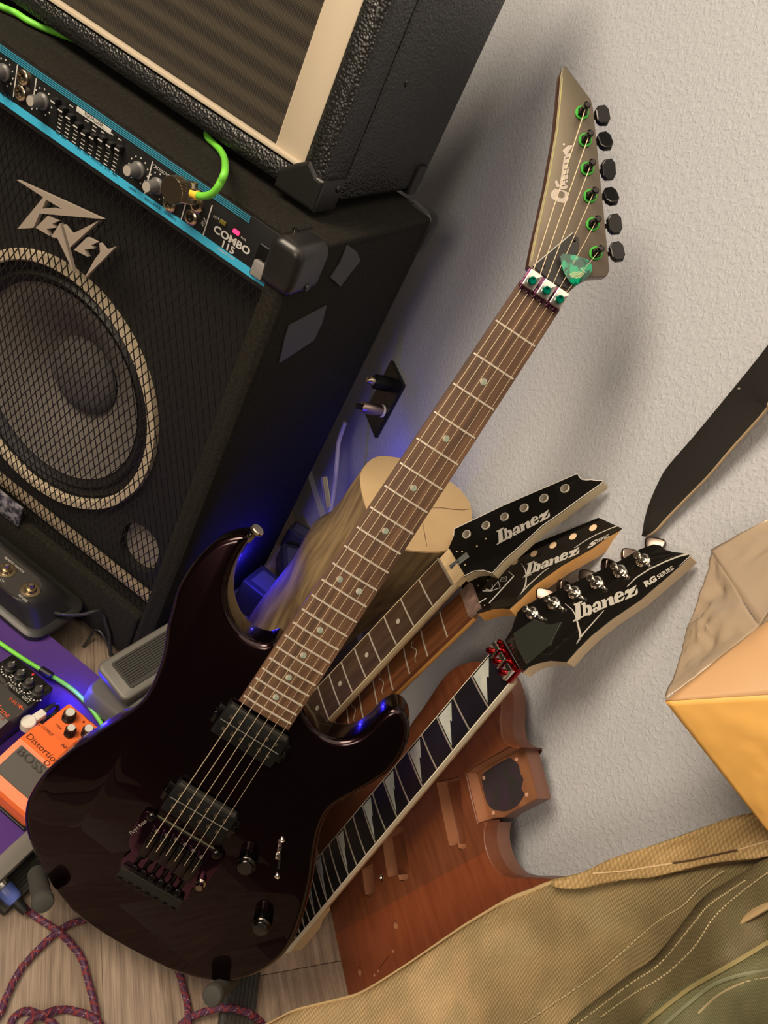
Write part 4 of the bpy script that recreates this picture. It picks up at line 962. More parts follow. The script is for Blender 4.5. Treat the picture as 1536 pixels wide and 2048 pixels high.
# redder lower board glued along the seam
sm_ = [BF.at(969, 1704), BF.at(631, 1890)]
RD = wood('red_mahogany', (.165, .038, .014), (.225, .060, .022), 7, (2.2, 16, 6), .42, .15, .2)
for n in RD.node_tree.nodes:
    if n.type == 'MAPPING': n.inputs['Rotation'].default_value = (0, 0, math.radians(-32))
lo = [BF.at(970, 1704), BF.at(974, 1713), BF.at(982, 1728), BF.at(1002, 1751), BF.at(1030, 1758), BF.at(1058, 1758), BF.at(1096, 1761), BF.at(1138, 1769), BF.at(1176, 1802), BF.at(1180, 1858), BF.at(1106, 1922), BF.at(998, 1981), BF.at(859, 2036), BF.at(761, 2048), BF.at(692, 2031), BF.at(657, 2000), BF.at(647, 1979), BF.at(634, 1937), BF.at(624, 1894)]
m = MB(); m.slab(lo, .0, .0003, holes=[c5, c6]); m.build('lower_board', RD, bd, 'redder board glued along the lower edge')
LW = wood('cut_mahogany', (.30, .125, .062), (.38, .17, .088), 9, (1, 6, 6), .6)
def lining(P, name='cavity_wall', t=.0006, closed=True):
    mm = MB(); n = len(P)
    if area2(P) < 0: P = P[::-1]
    V = []; 
    for z in (FLR + .0002, -.0015):
        for i in range(n):
            a, b_, c = np.array(P[i - 1]), np.array(P[i]), np.array(P[(i + 1) % n]); e1 = nrm(b_ - a); e2 = nrm(c - b_); nn_ = nrm((-(e1[1] + e2[1]), e1[0] + e2[0])) if np.linalg.norm(e1 + e2) > .1 else np.array([0, 0]); V.append((*(b_ + nn_ * t), z))
    mm.add(V, [(i, n + i, n + (i + 1) % n, (i + 1) % n) for i in range(n if closed else n - 1)]); return mm.build(name, LW, top)
for c in (c1, c2, c3): lining(c)
MB().slab(K7([(62,806),(300,752),(386,1425),(360,1500),(215,1488)]), FLR + .0002, FLR + .0006).build('cavity_floor', MH, top)
MB().slab(K2([(545,962),(640,912),(680,1120),(660,1170),(575,1160)]), FLR + .0002, FLR + .0006).build('cavity_floor', MH, top)
MB().slab(K2([(446,1124),(496,1092),(506,1215),(480,1258),(460,1248)]), FLR + .0002, FLR + .0007).build('cavity_floor', LW, top)
pkf = [BF.at(*p, FLR) for p in Z([(645,1205),(600,1180),(540,1215),(470,960),(420,720),(590,650),(1000,432),(1048,436),(1186,968),(875,1130),(815,1173),(700,1183)], 5.486, 860, 1420)]
MB().slab(pkf, FLR + .0002, FLR + .0008).build('pocket_floor', wood('pocket_wood', (.12, .042, .016), (.26, .11, .050), 12, (1, 5, 1), .6), bd)
bp = smooth([BF.at(*p, FLR) for p in Z([(575,730),(640,660),(860,530),(930,560),(975,600),(1000,700),(1030,760),(1010,860),(1040,930),(960,1050),(860,1105),(780,1108),(690,1085),(630,1010),(590,850)], 5.486, 860, 1420)], 3)
MB().slab(bp, FLR + .0008, FLR + .0011).build('painted_patch', mat('black_patch', (.020, .020, .018), .6, var=(60, (.03, .016, .03), (1, 1, 1), .1)), bd)
m1 = MB(); 
for p in Z([(598,745),(957,542),(1068,930),(703,1130)], 5.486, 860, 1420): MB().lathe([(.0023, FLR + .001), (.0020, FLR + .0016)], (*BF.at(*p, FLR), 0), (0, 0, 1), 14).build('pocket_bolt_hole', mat('bolt_pink', (.50, .28, .20), .6) if 'bolt_pink' not in bpy.data.materials else bpy.data.materials['bolt_pink'], bd)
lining(pk_, 'pocket_wall', closed=False)
MB().lathe([(.0042, -.001), (.0042, .0004), (.0030, .0006), (.0026, -.004)], (*BF.at(763, 1756), 0), (0, 0, 1), 18).build('stud_bushing', CHROME, bd)
for p in ((791, 1850.5), (719, 1943.5)):
    a = BF.at(*p); MB().lathe([(.0049, -.0010), (.0047, -.0180)], (*a, 0), (0, 0, 1), 20, False).build('control_hole', LW, bd)
for p in ((786, 1903), (749, 1951), (757, 1942)): MB().lathe([(.0017, .0003), (.0014, .0009)], (*BF.at(*p), 0), (0, 0, 1), 10).build('pilot_hole', LW, bd)
m = MB(); ribbon(m, [BF.at(*p) for p in ((779, 1911), (768, 1925), (757, 1941))], [.0004, .0006, .0004], .00035); m.build('scratch', BLACK, bd)
# ================================================================== PEDALS AND THINGS ON THE FLOOR BY THE AMP
O0 = np.array([FOOT[0], FOOT[1], 0.0])
PF = lambda h: Fr(O0 + UP * h, XA, ZA)
F0 = PF(0)
BH = .055
PURF = mat('purple_felt', (.075, .028, .19), .9, bump=('noise', 700, .4, .0006))
GREYP = mat('grey_hammered_paint', (.13, .125, .112), .5, .2, bump=('noise', 500, .3, .0005))
pb = thing('pedal_board', 'purple felt-topped pedal board on the floor in front of the combo amp', 'pedal board', F0)
u1 = PF(BH).at(55, 1697)[0] + .004; vr = PF(BH).at(140, 1303)[1]
MB().box((u1 - .36, vr - .19, BH - .004), (.72, .38, .006), bev=.001).build('top_sheet', PURF, pb)
MB().box((u1 - .36, vr - .19, BH - .012), (.716, .376, .010), bev=.002).build('deck', BLACK, pb)
MB().box((u1 - .009, vr - .19, BH - .004), (.022, .382, .012), bev=.003).build('end_rail', mat('grey_rail', (.15, .14, .125), .6), pb)
for x in (u1 - .05, u1 - .67):
    for y in (vr - .04, vr - .34): MB().lathe([(.014, 0), (.013, BH - .016)], (x, y, 0), (0, 0, 1), 16).build('riser_foot', BLACK, pb)
# footswitch
FB = BH + .001
fsw = thing('footswitch', 'black two-button footswitch with brass buttons in front of the combo amp', 'footswitch', F0)
a = PF(FB).at(62, 1288); b_ = PF(FB).at(181, 1200)
fu1 = max(a[0], b_[0]) + .004; fv0 = a[1]; fv1 = min(b_[1], -.006)
tp = PF(FB + .045); c_ = tp.at(59, 1179); e_ = tp.at(93, 1172); rw = .0255
SH = mat('black_satin_shell', (.020, .019, .017), .42)
R_ = []
ux0 = fu1 - .235
for h, g, r in ((FB, 0, .020), (FB + .007, 0, .020), (FB + .010, .004, .018), (FB + .011, .009, .017)):
    R_.append([(x, y, h) for x, y in rrect(ux0 + g, fv0 + g, fu1 - g, fv1 - g, r, 8)])
tu1 = e_[0] + .006; tv = c_[1]
for t in (0.25, .5, .75, .92, 1):
    k = t; x1 = (fu1 - .012) * (1 - k) + tu1 * k; x0 = (ux0 + .012) * (1 - k) + (ux0 + .050) * k
    y0 = (fv0 + .012) * (1 - k) + (tv - rw) * k; y1 = (fv1 - .012) * (1 - k) + (tv + rw) * k
    R_.append([(x, y, FB + .011 + .034 * (1 - (1 - k) ** 1.6)) for x, y in rrect(x0, y0, x1, y1, .017 * (1 - k) + (rw - .0005) * k, 8)])
MB().loft(R_).build('shell', SH, fsw)
TH = FB + .0452
MB().slab(rrect(ux0 + .053, tv - rw + .003, tu1 - .003, tv + rw - .003, rw - .004, 8), TH - .0005, TH + .0004).build('top_plate', mat('switch_plate', (.035, .033, .030), .5), fsw)
BRS = mat('brass_ring', (.62, .50, .32), .25, 1.0)
for p in ((60.5, 1180), (12, 1141)):
    a = PF(TH).at(*p); r = MB().lathe([(.0132, 0), (.0132, .0012), (.0110, .0018), (.0085, .0016), (.0066, .0045), (.0060, .0046)], (*a, TH), (0, 0, 1), 24).build('switch_collar', BRS, fsw)
    MB().lathe([(.0045, .004), (.0045, .0120), (.0036, .0134), (.0010, .0138)], (*a, TH), (0, 0, 1), 20).build('switch_button', NICKEL, r)
def ft(s, parent, fr_, a, b, k, z, m_=WHITEP, nm='lettering', bold=0.0): return text(s, nm, parent, m_, fr_.at(*a), fr_.at(*b), k, z, .0003, bold=bold)
T_ = PF(TH + .0005)
ft('REMOTE SWITCH', fsw, T_, (8, 1116), (45, 1146), .8, TH + .0005); ft('REVERB', fsw, T_, (36, 1191), (52, 1205), .8, TH + .0005); ft('CH', fsw, T_, (-2, 1160), (6, 1165), .8, TH + .0005)
def ftube(pts, r, name, m_, seg=8):
    P = [on_z(x, y, h) for x, y, h in pts]
    for i, p in enumerate(P):                                      # keep clear of the cabinet front
        a = F0.loc(p)
        if a[0] < .088 and a[1] > -.006: P[i] = F0.world(a[0], -.006, a[2])
    return MB().tube(smooth(P, 8, False), r, seg).build(name, m_)
p0 = on_z(109, 1226, FB + .018); MB().tube([F0.loc(p0), F0.loc(on_z(122, 1229, FB + .018))], .0042, 10).build('cable_boot', BLACK, fsw)
CBL = mat('black_cable', (.020, .020, .022), .4)
o = ftube([(116, 1228, FB + .018), (137, 1230, FB + .018), (166, 1229, FB + .018), (195, 1222, FB + .02), (225, 1216, FB + .012), (250, 1219, FB), (268, 1233, .04), (277, 1250, .02), (290, 1275, .004), (330, 1330, .004)], .0028, 'switch_cable', CBL)
tag(o, 'black lead running from the footswitch over to the right', 'cable')
o = ftube([(166, 1294, .003), (182, 1271, .012), (201, 1252, .022), (221, 1240, .03), (240, 1237, .032), (260, 1242, .026), (272, 1252, .016), (284, 1262, .006), (310, 1290, .0022)], .0019, 'patch_cable', CBL)
tag(o, 'thin black cable arching over the floor gap beside the footswitch', 'cable')
# wah pedal
wah = thing('wah_pedal', 'grey metal rocker pedal with ribbed rubber treadle beside the combo amp', 'pedal', F0)
A_ = on_z(190, 1330, .122); B_ = on_z(249, 1404, .122); D_ = on_z(338, 1228, .146)
WT = Fr(A_, B_ - A_, D_ - A_); tw_ = np.linalg.norm(B_ - A_); TM = Matrix(F0.mat()).inverted() @ WT.mat()
def WB(mb, name, m_, parent): o = mb.build(name, m_, parent); o.matrix_local = TM; return o
RUB = mat('ribbed_rubber', (.022, .021, .018), .6)
WB(MB().slab(rrect(0, 0, tw_, .190, .010, 4), -.016, 0, .004, .003, 3), 'treadle', GREYP, wah)
m = MB(); m.slab(rrect(.010, .016, tw_ - .010, .172, .003, 2), .0, .0012, .0004, 0, 2); WB(m, 'rubber_mat', RUB, wah)
rib = MB().box((0, .094, .0018), (.0014, .150, .0016)).mesh('rubber_rib'); rib.materials.append(RUB)
n_ = int((tw_ - .024) / .0034)
for i in range(n_):
    o = link('rubber_rib', rib, wah); o.matrix_local = TM @ Matrix.Translation((.013 + .0034 * i, 0, 0))
b1 = PF(.088).at(176, 1364); b2 = PF(.088).at(234, 1434)
bx0, bx1 = b1[0] + .002, b1[0] + .100; by0 = min(b1[1], b2[1])
R_ = []
for h, g in ((.0615, 0), (.084, .002), (.088, .005), (.088, .02)):
    R_.append([(x, y, h) for x, y in rrect(bx0 + g, by0 + g, bx1 - g, by0 + .250 - g, .012, 5)])
MB().loft(R_).build('base_casting', GREYP, wah)
MB().box(((bx0 + bx1) / 2 + .010, by0 + .19, .100), (.040, .05, .030)).build('pivot_block', BLACK, wah)
for x in (bx0 + .012, bx1 - .012):
    for y in (by0 + .014, by0 + .236): MB().lathe([(.007, .0555 if y < vr else 0), (.008, .063)], (x, y, 0), (0, 0, 1), 12).build('rubber_foot', BLACK, wah)
# orange distortion pedal
ORG = mat('orange_enamel', (.80, .155, .030), .42, coat=.2, coatr=.3)
ds = thing('distortion_pedal', 'bright orange distortion pedal with black rubber pad on the purple board', 'pedal', F0)
D0 = BH + .0005; DK = D0 + .041; PLH = D0 + .048
q0 = PF(DK).at(138.7, 1405); uL = q0[0]; vR = q0[1]; uR = uL + .072; vF = vR - .128
st = PF(PLH).at(78, 1442)[1]
MB().box(((uL + uR) / 2, (vR + vF) / 2, D0 + .002), (.074, .130, .004), bev=.001).build('base_plate', BLACK, ds)
m = MB(); m.slab([(x, y) for x, y in rrect(uL, vF + .002, uR, vR, .0035, 3)], D0 + .003, D0 + .022, .0, 0); m.slab(rrect(uL, st - .012, uR, vR, .0035, 3), D0 + .022, DK, .0022, 0, 3)
m.build('housing', ORG, ds)
prof = [(st, PLH - .003), (st - .001, PLH), (st - .03, PLH + .0005), (vF + .012, PLH - .010), (vF + .002, PLH - .016), (vF, PLH - .022), (vF, D0 + .014), (vF + .004, D0 + .014), (st - .004, D0 + .020), (st, D0 + .024)]
m = MB(); m.loft([[(x, y, z) for y, z in prof] for x in (uL - .0008, uL + .0004, uR - .0004, uR + .0008)], smo=False); plate = m.build('pedal_plate', ORG, ds)
# pad on the sloping plate
pz = lambda y: PLH + .0005 - (.0105) * max(0, (st - .03 - y)) / (st - .03 - vF - .012)
py1 = PF(PLH - .003).at(94, 1538)[1]; py0 = vF + .012
m = MB(); m.loft([[(x, y, pz(y) + dz) for y, dz in ((py1, -.001), (py1, .0014), (py0, .0014), (py0, -.001))] for x in (uL + .007, uR - .007)], smo=False); m.build('rubber_pad', mat('charcoal_rubber', (.075, .070, .062), .75), ds)
PT_ = Fr(O0 + UP * (PLH + .0006), XA, ZA)
BRN = mat('dark_brown_print', (.10, .018, .006), .5)
ft('Distortion', ds, PT_, (51, 1474), (112, 1531), .64, PLH + .0006, BRN); ft('DS-1', ds, PT_, (86, 1526), (110, 1547), .58, PLH + .0006, BRN)
ft('OUTPUT', ds, PT_, (81.5, 1453.5), (103, 1473), .74, PLH + .0006, BRN); ft('INPUT', ds, PT_, (121, 1491), (139, 1507), .74, PLH + .0006, BRN)
a = PT_.at(76, 1448); m = MB(); m.slab([(a[0] - .003, a[1]), (a[0] + .0005, a[1] + .0028), (a[0] - .0008, a[1]), (a[0] + .0005, a[1] - .0028)], PLH + .0006, PLH + .0009); m.box((a[0] + .001, a[1], PLH + .00075), (.005, .0008, .0003)); m.build('arrow_mark', BRN, ds)
DT = PF(DK + .0002)
ft('TONE', ds, DT, (109.5, 1449), (120.5, 1460), .8, DK + .0002, BRN); ft('DIST', ds, DT, (147, 1487), (158, 1498), .8, DK + .0002, BRN); ft('CHECK', ds, DT, (168, 1434), (180, 1445), .6, DK + .0002, BRN)
ft('BOSS', ds, PF(PLH - .002), (31, 1507), (78, 1549), .6, PLH + .0004, mat('raised_letter', (.050, .046, .041), .7), 'raised_lettering')
KSL = mat('spun_aluminium', (.68, .66, .60), .35, .2)
for p, r in (((137, 1436), .0082), ((139, 1467), .0068), ((174, 1468), .0075)):
    a = DT.at(*p); k = MB().lathe([(r, 0), (r, .003), (r * .82, .0045), (r * .78, .0125), (r * .70, .0130)], (*a, DK), (0, 0, 1), 24).build('control_knob', BLACK, ds)
    for i in range(12):
        t = math.pi / 6 * i; MB().box((a[0] + r * .93 * math.cos(t), a[1] + r * .93 * math.sin(t), DK + .0045), (.0018, .0018, .008), Matrix.Rotation(t, 3, 'Z'), .0004).build('knob_flute', BLACK, k) if i % 2 == 0 else None
    MB().lathe([(r * .68, .0128), (r * .66, .0140)], (*a, DK), (0, 0, 1), 24).build('knob_disc', KSL, k)
a = DT.at(167, 1444); MB().lathe([(.0016, 0), (.0014, .0010), (.0006, .0014)], (*a, DK), (0, 0, 1), 12).build('check_lamp', mat('dark_red_lens', (.22, .01, .01), .2), ds)
# black high gain pedal
mt = thing('metal_pedal', 'dark grey distortion pedal with four small knobs left of the orange pedal', 'pedal', F0)
DG = mat('dark_grey_enamel', (.045, .042, .038), .4, coat=.3, coatr=.2)
q0 = PF(DK).at(109, 1377); mR = q0[0]; mL = mR - .072; mvR = q0[1]; mvF = mvR - .128; mst = PF(PLH).at(57, 1413)[1] + .001
MB().box(((mL + mR) / 2, (mvR + mvF) / 2, D0 + .002), (.074, .130, .004), bev=.001).build('base_plate', BLACK, mt)
m = MB(); m.slab(rrect(mL, mvF + .002, mR, mvR, .0035, 3), D0 + .003, D0 + .022); m.slab(rrect(mL, mst - .012, mR, mvR, .0035, 3), D0 + .022, DK, .0018, 0, 3); m.build('housing', BLKGLOSS, mt)
d_ = mst - st
m = MB(); m.loft([[(x, y + (mst - st) , z) for y, z in prof] for x in (mL - .0008, mL + .0004, mR - .0004, mR + .0008)], smo=False); m.build('pedal_plate', DG, mt)
RP = mat('orange_red_print', (.62, .10, .04), .5)
ft('INPUT', mt, PT_, (17, 1399), (37, 1416), .74, PLH + .0006, RP); ft('Metal Zone', mt, PT_, (-46, 1385), (14.5, 1436), .64, PLH + .0006, RP); ft('MT-2', mt, PT_, (-16, 1423), (6, 1441), .6, PLH + .0006, mat('dim_red_print', (.28, .06, .03), .5))
a = PT_.at(42, 1415); m = MB(); m.slab([(a[0] - .004, a[1]), (a[0] + .0005, a[1] + .0030), (a[0] - .0008, a[1]), (a[0] + .0005, a[1] - .0030)], PLH + .0006, PLH + .0009); m.box((a[0] + .002, a[1], PLH + .00075), (.005, .0010, .0003)); m.build('arrow_mark', RP, mt)
for i, p in enumerate(((20, 1340), (39, 1356), (56, 1373), (75, 1388))):
    a = DT.at(*p); k = MB().lathe([(.0072, 0), (.0072, .006), (.0062, .0065)], (*a, DK), (0, 0, 1), 22).build('control_knob', BLACK, mt)
    MB().lathe([(.0048, .0062), (.0046, .0130), (.0040, .0136)], (*a, DK), (0, 0, 1), 20).build('inner_knob', DG, k)
    MB().box((a[0], a[1] + .0035, DK + .0138), (.0012, .0028, .0006)).build('knob_pointer', WHITEP, k)
    m = MB()
    for j in range(7):
        t = math.radians(200 + 23 * j); m.box((a[0] + .0098 * math.cos(t), a[1] + .0098 * math.sin(t), DK + .0003), (.0016, .0016, .0004))
    m.build('dial_marks', WHITEP, mt, kind='stuff')
ft('DIST', mt, DT, (43, 1395), (57, 1407), .8, DK + .0003); ft('MIDDLE', mt, DT, (14, 1368), (38, 1388), .6, DK + .0003)
a = DT.at(66, 1349); MB().lathe([(.0018, 0), (.0016, .0012), (.0006, .0016)], (*a, DK), (0, 0, 1), 12).build('check_lamp', mat('red_lens', (.55, .03, .03), .2), mt)
# white plug between the pedals
wp = thing('patch_plug', 'white right-angle plug between the two distortion pedals', 'plug', PF(BH + .030))
W_ = PF(BH + .030); a = W_.at(56, 1448); b_ = W_.at(80, 1432)
WPL = mat('white_plastic', (.70, .68, .60), .4)
d = nrm((b_[0] - a[0], b_[1] - a[1]))
m = MB(); m.lathe([(.0075, -.006), (.0090, -.005), (.0090, .006), (.0078, .0075)], (*a, 0), (0, 0, 1), 20); m.box((a[0] + d[0] * .013, a[1] + d[1] * .013, .001), (.020, .0105, .010), Matrix.Rotation(math.atan2(d[1], d[0]), 3, 'Z'), .002); m.build('plug_shell', WPL, wp)
MB().tube([(a[0] + .006, a[1], 0), (uL + .002, a[1], 0)], .0035, 10).build('plug_sleeve', NICKEL, wp)
o = ftube([(84, 1429, BH + .03), (97, 1416, BH + .034), (112, 1409, BH + .030), (115, 1418, BH + .02), (104, 1431, BH + .012), (88, 1440, BH + .006), (60, 1478, BH + .004), (30, 1502, BH + .004)], .0026, 'patch_cable', CBL)
tag(o, 'short black patch cable looping from the white plug between the pedals', 'cable')
bpz = PF(BH + .02).at(2, 1588); bq = thing('jack_plug', 'black jack plug at the left side of the orange pedal', 'plug', F0)
MB().lathe([(.0060, 0), (.0078, .002), (.0078, .020), (.0055, .024)], (uL - .026, bpz[1], BH + .022), (1, 0, 0), 18).build('plug_shell', BLACK, bq)
MB().lathe([(.0030, .022), (.0030, .027)], (uL - .026, bpz[1], BH + .022), (1, 0, 0), 12).build('plug_sleeve', NICKEL, bq)
# second green cable
o = ftube([(-30, 1262, BH + .006), (0, 1286, BH + .006), (49, 1319, BH + .010), (84, 1340.5, BH + .014), (117, 1360, BH + .010), (148.4, 1381.6, BH + .008), (172, 1405, BH + .006), (187.5, 1424.5, BH + .006), (203, 1448, BH + .006), (220, 1480, BH + .005)], .0029, 'instrument_cable', GREEN, 10)
tag(o, 'green cable running diagonally across the purple pedal board', 'cable')
a = PF(BH + .014).at(92, 1346); o = MB().lathe([(.0045, -.009), (.0055, -.008), (.0055, .008), (.0045, .009)], tuple(PF(BH + .014).world(*a)), tuple(on_z(99, 1350, BH) - on_z(88, 1343, BH)), 14).build('cable_clip', BLACK); tag(o, 'small black clip around the green cable on the pedal board', 'cable clip')

# ================================================================== BEHIND: ADAPTERS, WALL PLATE, LOG
NAVY = mat('dark_adapter_plastic', (.035, .035, .045), .4)
def adapter(px, py, h, rot, dims, label):
    P = on_z(px, py, h); fr = Fr((P[0], P[1], 0), (math.cos(rot), math.sin(rot), 0), (-math.sin(rot), math.cos(rot), 0))
    t = thing('power_adapter', label, 'power adapter', fr); b = MB(); b.box((0, 0, h / 2), (dims[0], dims[1], h), bev=.005); b.build('case', NAVY, t)
    MB().box((0, 0, h + .0002), (dims[0] * .7, dims[1] * .6, .0006)).build('rating_label', mat('label_grey', (.09, .09, .10), .5), t)
    MB().tube([(dims[0] / 2 - .002, 0, h / 2), (dims[0] / 2 + .012, 0, h / 2)], .004, 8).build('cord_boot', BLACK, t)
adapter(537, 1168, .065, .75, (.070, .060), 'boxy dark power adapter glowing blue beside the log, nearer the guitar horn')
adapter(588, 1118, .045, -.15, (.075, .040), 'flat dark power adapter behind the other one, beside the log')
adapter(606, 1062, .05, .9, (.05, .035), 'small dull grey power adapter by the bulge of the log')
# wall plate with two plugs
WP = Fr((0, WALLY, 0), (1, 0, 0), (0, 0, 1)); WP = Fr((0, WALLY, 0), (1, 0, 0), (0, 0, 1))
pr_ = WP.at(808, 771, .004); pb_ = WP.at(751, 877, .004)
wx1 = (pr_[0] + pb_[0]) / 2; wz1, wz0 = pr_[1], pb_[1]; wx0 = wx1 - .072
wpl = thing('wall_plate', 'black wall socket plate behind the combo amp, edge lit blue', 'wall plate', WP)
MB().slab(rrect(wx0, wz0, wx1, wz1, .003, 2), .0002, .0055, .0015, 0, 2).build('plate', mat('black_plate', (.012, .012, .013), .3), wpl)
for p, r, L, m_, tip in (((773, 768), .0125, .026, BLACK, NICKEL), ((763, 822), .0095, .040, mat('pinkish_nickel', (.50, .38, .33), .35, 1.0), WHITEP)):
    a = WP.at(*p, .010); pl = thing('wall_plug', 'black round plug in the wall plate, upper one' if m_ is BLACK else 'metal barrel plug in the wall plate, lower one', 'plug', WP)
    MB().lathe([(r * .95, .0055), (r, .008), (r, .006 + L), (r * .85, .008 + L)], (*a, 0), (0, 0, 1), 22).build('plug_barrel', m_, pl)
    if m_ is BLACK: MB().lathe([(.007, .006 + L), (.0065, .016 + L), (.004, .020 + L)], (*a, 0), (0, 0, 1), 16).build('plug_end', tip, pl)
    else:
        MB().lathe([(r * 1.12, .007), (r * 1.15, .0095), (r * 1.05, .0105)], (*a, 0), (0, 0, 1), 22).build('plug_collar', mat('white_collar', (.75, .73, .70), .4), pl)
        MB().lathe([(.005, .008 + L), (.005, .018 + L)], (*a, 0), (0, 0, 1), 14).build('plug_tip', BLKMETAL, pl)
P = [on_plane(x, y, np.array([0, .545, 0]), np.array([0, 1.0, 0])) for x, y in ((690, 845), (678, 881), (675, 909), (672, 944), (668, 981), (664, 1008), (658, 1040), (648, 1090))]
o = MB().tube(smooth(P, 6, False), .0038, 8).build('power_cable', mat('white_cord', (.48, .45, .50), .5)); tag(o, 'white cord hanging between the combo amp and the wall', 'cable')
fT = Fr(on_plane(653, 985, np.array([0, .50, 0]), np.array([0, 1.0, 0])), (1, 0, 0), (0, 0, 1)); 
o = thing('cord_tag', 'yellow and white paper tag hanging behind the log', 'tag', fT); L = fT.pts([(645, 954), (654, 953), (662, 1013), (653, 1015)]); MB().slab(L, 0, .0008).build('tag_paper', mat('tag_yellow', (.85, .78, .20), .6), o)
L = fT.pts([(642, 955), (645.5, 954.5), (653.5, 1013), (650, 1012)]); MB().slab(L, .0, .0008).build('tag_back', mat('tag_grey', (.35, .34, .36), .6), o)

# log
BARK = wood('peeled_log', (.14, .088, .038), (.34, .24, .120), 20, (3.5, 3.5, .45), .8, 0, .9, .16)
CUT = wood('sawn_end_grain', (.50, .36, .195), (.42, .29, .145), 14, (1, 1, 1), .75, 0, .3, .3)
tr = [(720,948),(727,934),(742,919),(760,913),(780,914),(806,919),(850,935),(892,960),(920,980),(940,1008),(944,1035),(940,1060),(920,1085),(893,1103),(860,1106),(812,1102),(780,1090),(750,1050),(732,1020),(722,985),(719,962)]
LGc = np.array([-.630, .495, .462]); LT = Fr(LGc, (1, 0, .06), (0, 1, .10))
top = smooth([LT.at(*p) for p in tr], 2); nT = len(top)
lg = thing('log', 'pale peeled tree log standing on end behind the guitar neck', 'log', Fr((LGc[0], LGc[1], 0), (1, 0, 0), (0, 1, 0)))
lo_ = Matrix(Fr((LGc[0], LGc[1], 0), (1, 0, 0), (0, 1, 0)).mat()).inverted()
cx = sum(p[0] for p in top) / nT; cy = sum(p[1] for p in top) / nT
rings = []
secs = [(1.0, 0, 0, 1.0), (.93, -.004, .0, 1.0), (.86, -.008, 0, .99), (.75, -.020, 0, 1.02), (.68, -.036, 0, 1.07), (.60, -.040, 0, 1.05), (.50, -.052, 0, .97), (.38, -.066, 0, .96), (.25, -.080, 0, .95), (.12, -.092, 0, .96), (0.0, -.100, 0, .97)]
for t, dx, dy, k in secs:
    rg = []
    for i, p in enumerate(top):
        w = LT.world(cx + (p[0] - cx) * k, cy + (p[1] - cy) * k, 0); nz_ = 1 + (.03 * noise.noise(Vector((i * .35, t * 6, 0))) if t < 1 else 0)
        z = w[2] * t; X = w[0] + dx; Y = w[1] + dy; X = LGc[0] + dx + (X - LGc[0] - dx) * nz_; Y = min(WALLY - .014, LGc[1] + (Y - LGc[1]) * nz_)
        rg.append(tuple(lo_ @ Vector((X, Y, max(z, 0.0)))))
    rings.append(rg)
MB().loft(rings[::-1], cap=True).build('trunk', BARK, lg)
LTM = lo_ @ LT.mat()
o = MB().slab([(cx + (p[0] - cx) * .992, cy + (p[1] - cy) * .992) for p in top], .0002, .0016, .0008, 0, 2).build('sawn_end', CUT, lg); o.matrix_local = LTM
m = MB(); ribbon(m, LT.pts([(862, 1018), (885, 1018), (905, 1021), (925, 1022), (940, 1020)]), [.0006, .0010, .0014, .0010, .0006], .0017, .0002); ribbon(m, LT.pts([(845, 1050), (849, 1075), (853, 1095)]), [.0004, .0008, .0004], .0017, .0002)
o = m.build('drying_crack', mat('crack_dark', (.12, .06, .03), .8), lg, kind='stuff'); o.matrix_local = LTM

# ================================================================== GUITAR STAND
FOAM = mat('grey_foam', (.040, .039, .033), .85, bump=('noise', 500, .3, .0006))
gs = thing('guitar_stand', 'black folding guitar stand with grey foam-covered arms under the purple guitar', 'guitar stand', Fr((-.36, .30, 0), (1, 0, 0), (0, 1, 0)))
SL = lambda P: tuple(np.asarray(P) - np.array([-.36, .30, 0]))
def gw(px, py, h): return G.world(*G.at(px, py, h), h)
for (f, n_, far) in (((74, 1748), (86, 1806), (110, 1700)), ((466, 1952), (424, 1992), (520, 1880))):
    a, b_ = gw(*f, -.046), gw(*n_, .012); ax = nrm(b_ - a); L = np.linalg.norm(b_ - a)
    MB().lathe([(.0098, 0), (.0100, L - .010), (.0112, L - .006), (.0112, L - .002), (.0098, L + .001), (.0060, L + .0025), (.001, L + .003)], SL(a), ax, 22).build('foam_arm', FOAM, gs)
    c_ = gw(*far, -.085); MB().tube([SL(a + ax * .01), SL(a - ax * .02), SL(c_)], .0075, 10).build('arm_bar', BLACK, gs)
    foot = np.array([c_[0] - .02, c_[1] + .02, .008]); MB().tube([SL(c_), SL((c_ * .5 + foot * .5)), SL(foot)], .0095, 10).build('leg', BLACK, gs)
ca, cb_ = gw(110, 1700, -.085), gw(520, 1880, -.085); MB().tube([SL(ca), SL(cb_)], .0095, 10).build('cross_bar', BLACK, gs)
up_ = gw(560, 1560, -.10); MB().tube([SL((ca + cb_) / 2), SL(up_)], .0095, 10).build('back_post', BLACK, gs)
rear = np.array([(ca + cb_)[0] / 2 - .10, (ca + cb_)[1] / 2 + .13, .010]); MB().tube([SL(up_), SL(rear)], .0085, 10).build('rear_leg', BLACK, gs)
RUBR = mat('ribbed_foot_rubber', (.030, .028, .024), .7)
for (px, py, rot, L, w) in ((40, 1752, .0, .075, .038), (482, 1990, 1.25, .07, .040)):
    P = on_z(px, py, .010); fr_ = Fr(np.array([P[0], P[1], 0]), XA if rot == 0 else (math.cos(rot), math.sin(rot), 0), ZA if rot == 0 else (-math.sin(rot), math.cos(rot), 0))
    ft_ = MB(); V = []
    Rm = Matrix(Fr((-.36, .30, 0), (1, 0, 0), (0, 1, 0)).mat()).inverted() @ fr_.mat()
    q = MB(); q.box((0, 0, .006), (w, L, .012), bev=.003); o = q.build('rubber_foot', RUBR, gs); o.matrix_local = Rm
    for i in range(7):
        q = MB().box((-w / 2 + .006 + i * (w - .012) / 6, 0, .0128), (.0022, L * .9, .0016)); r = q.build('foot_rib', RUBR, o)

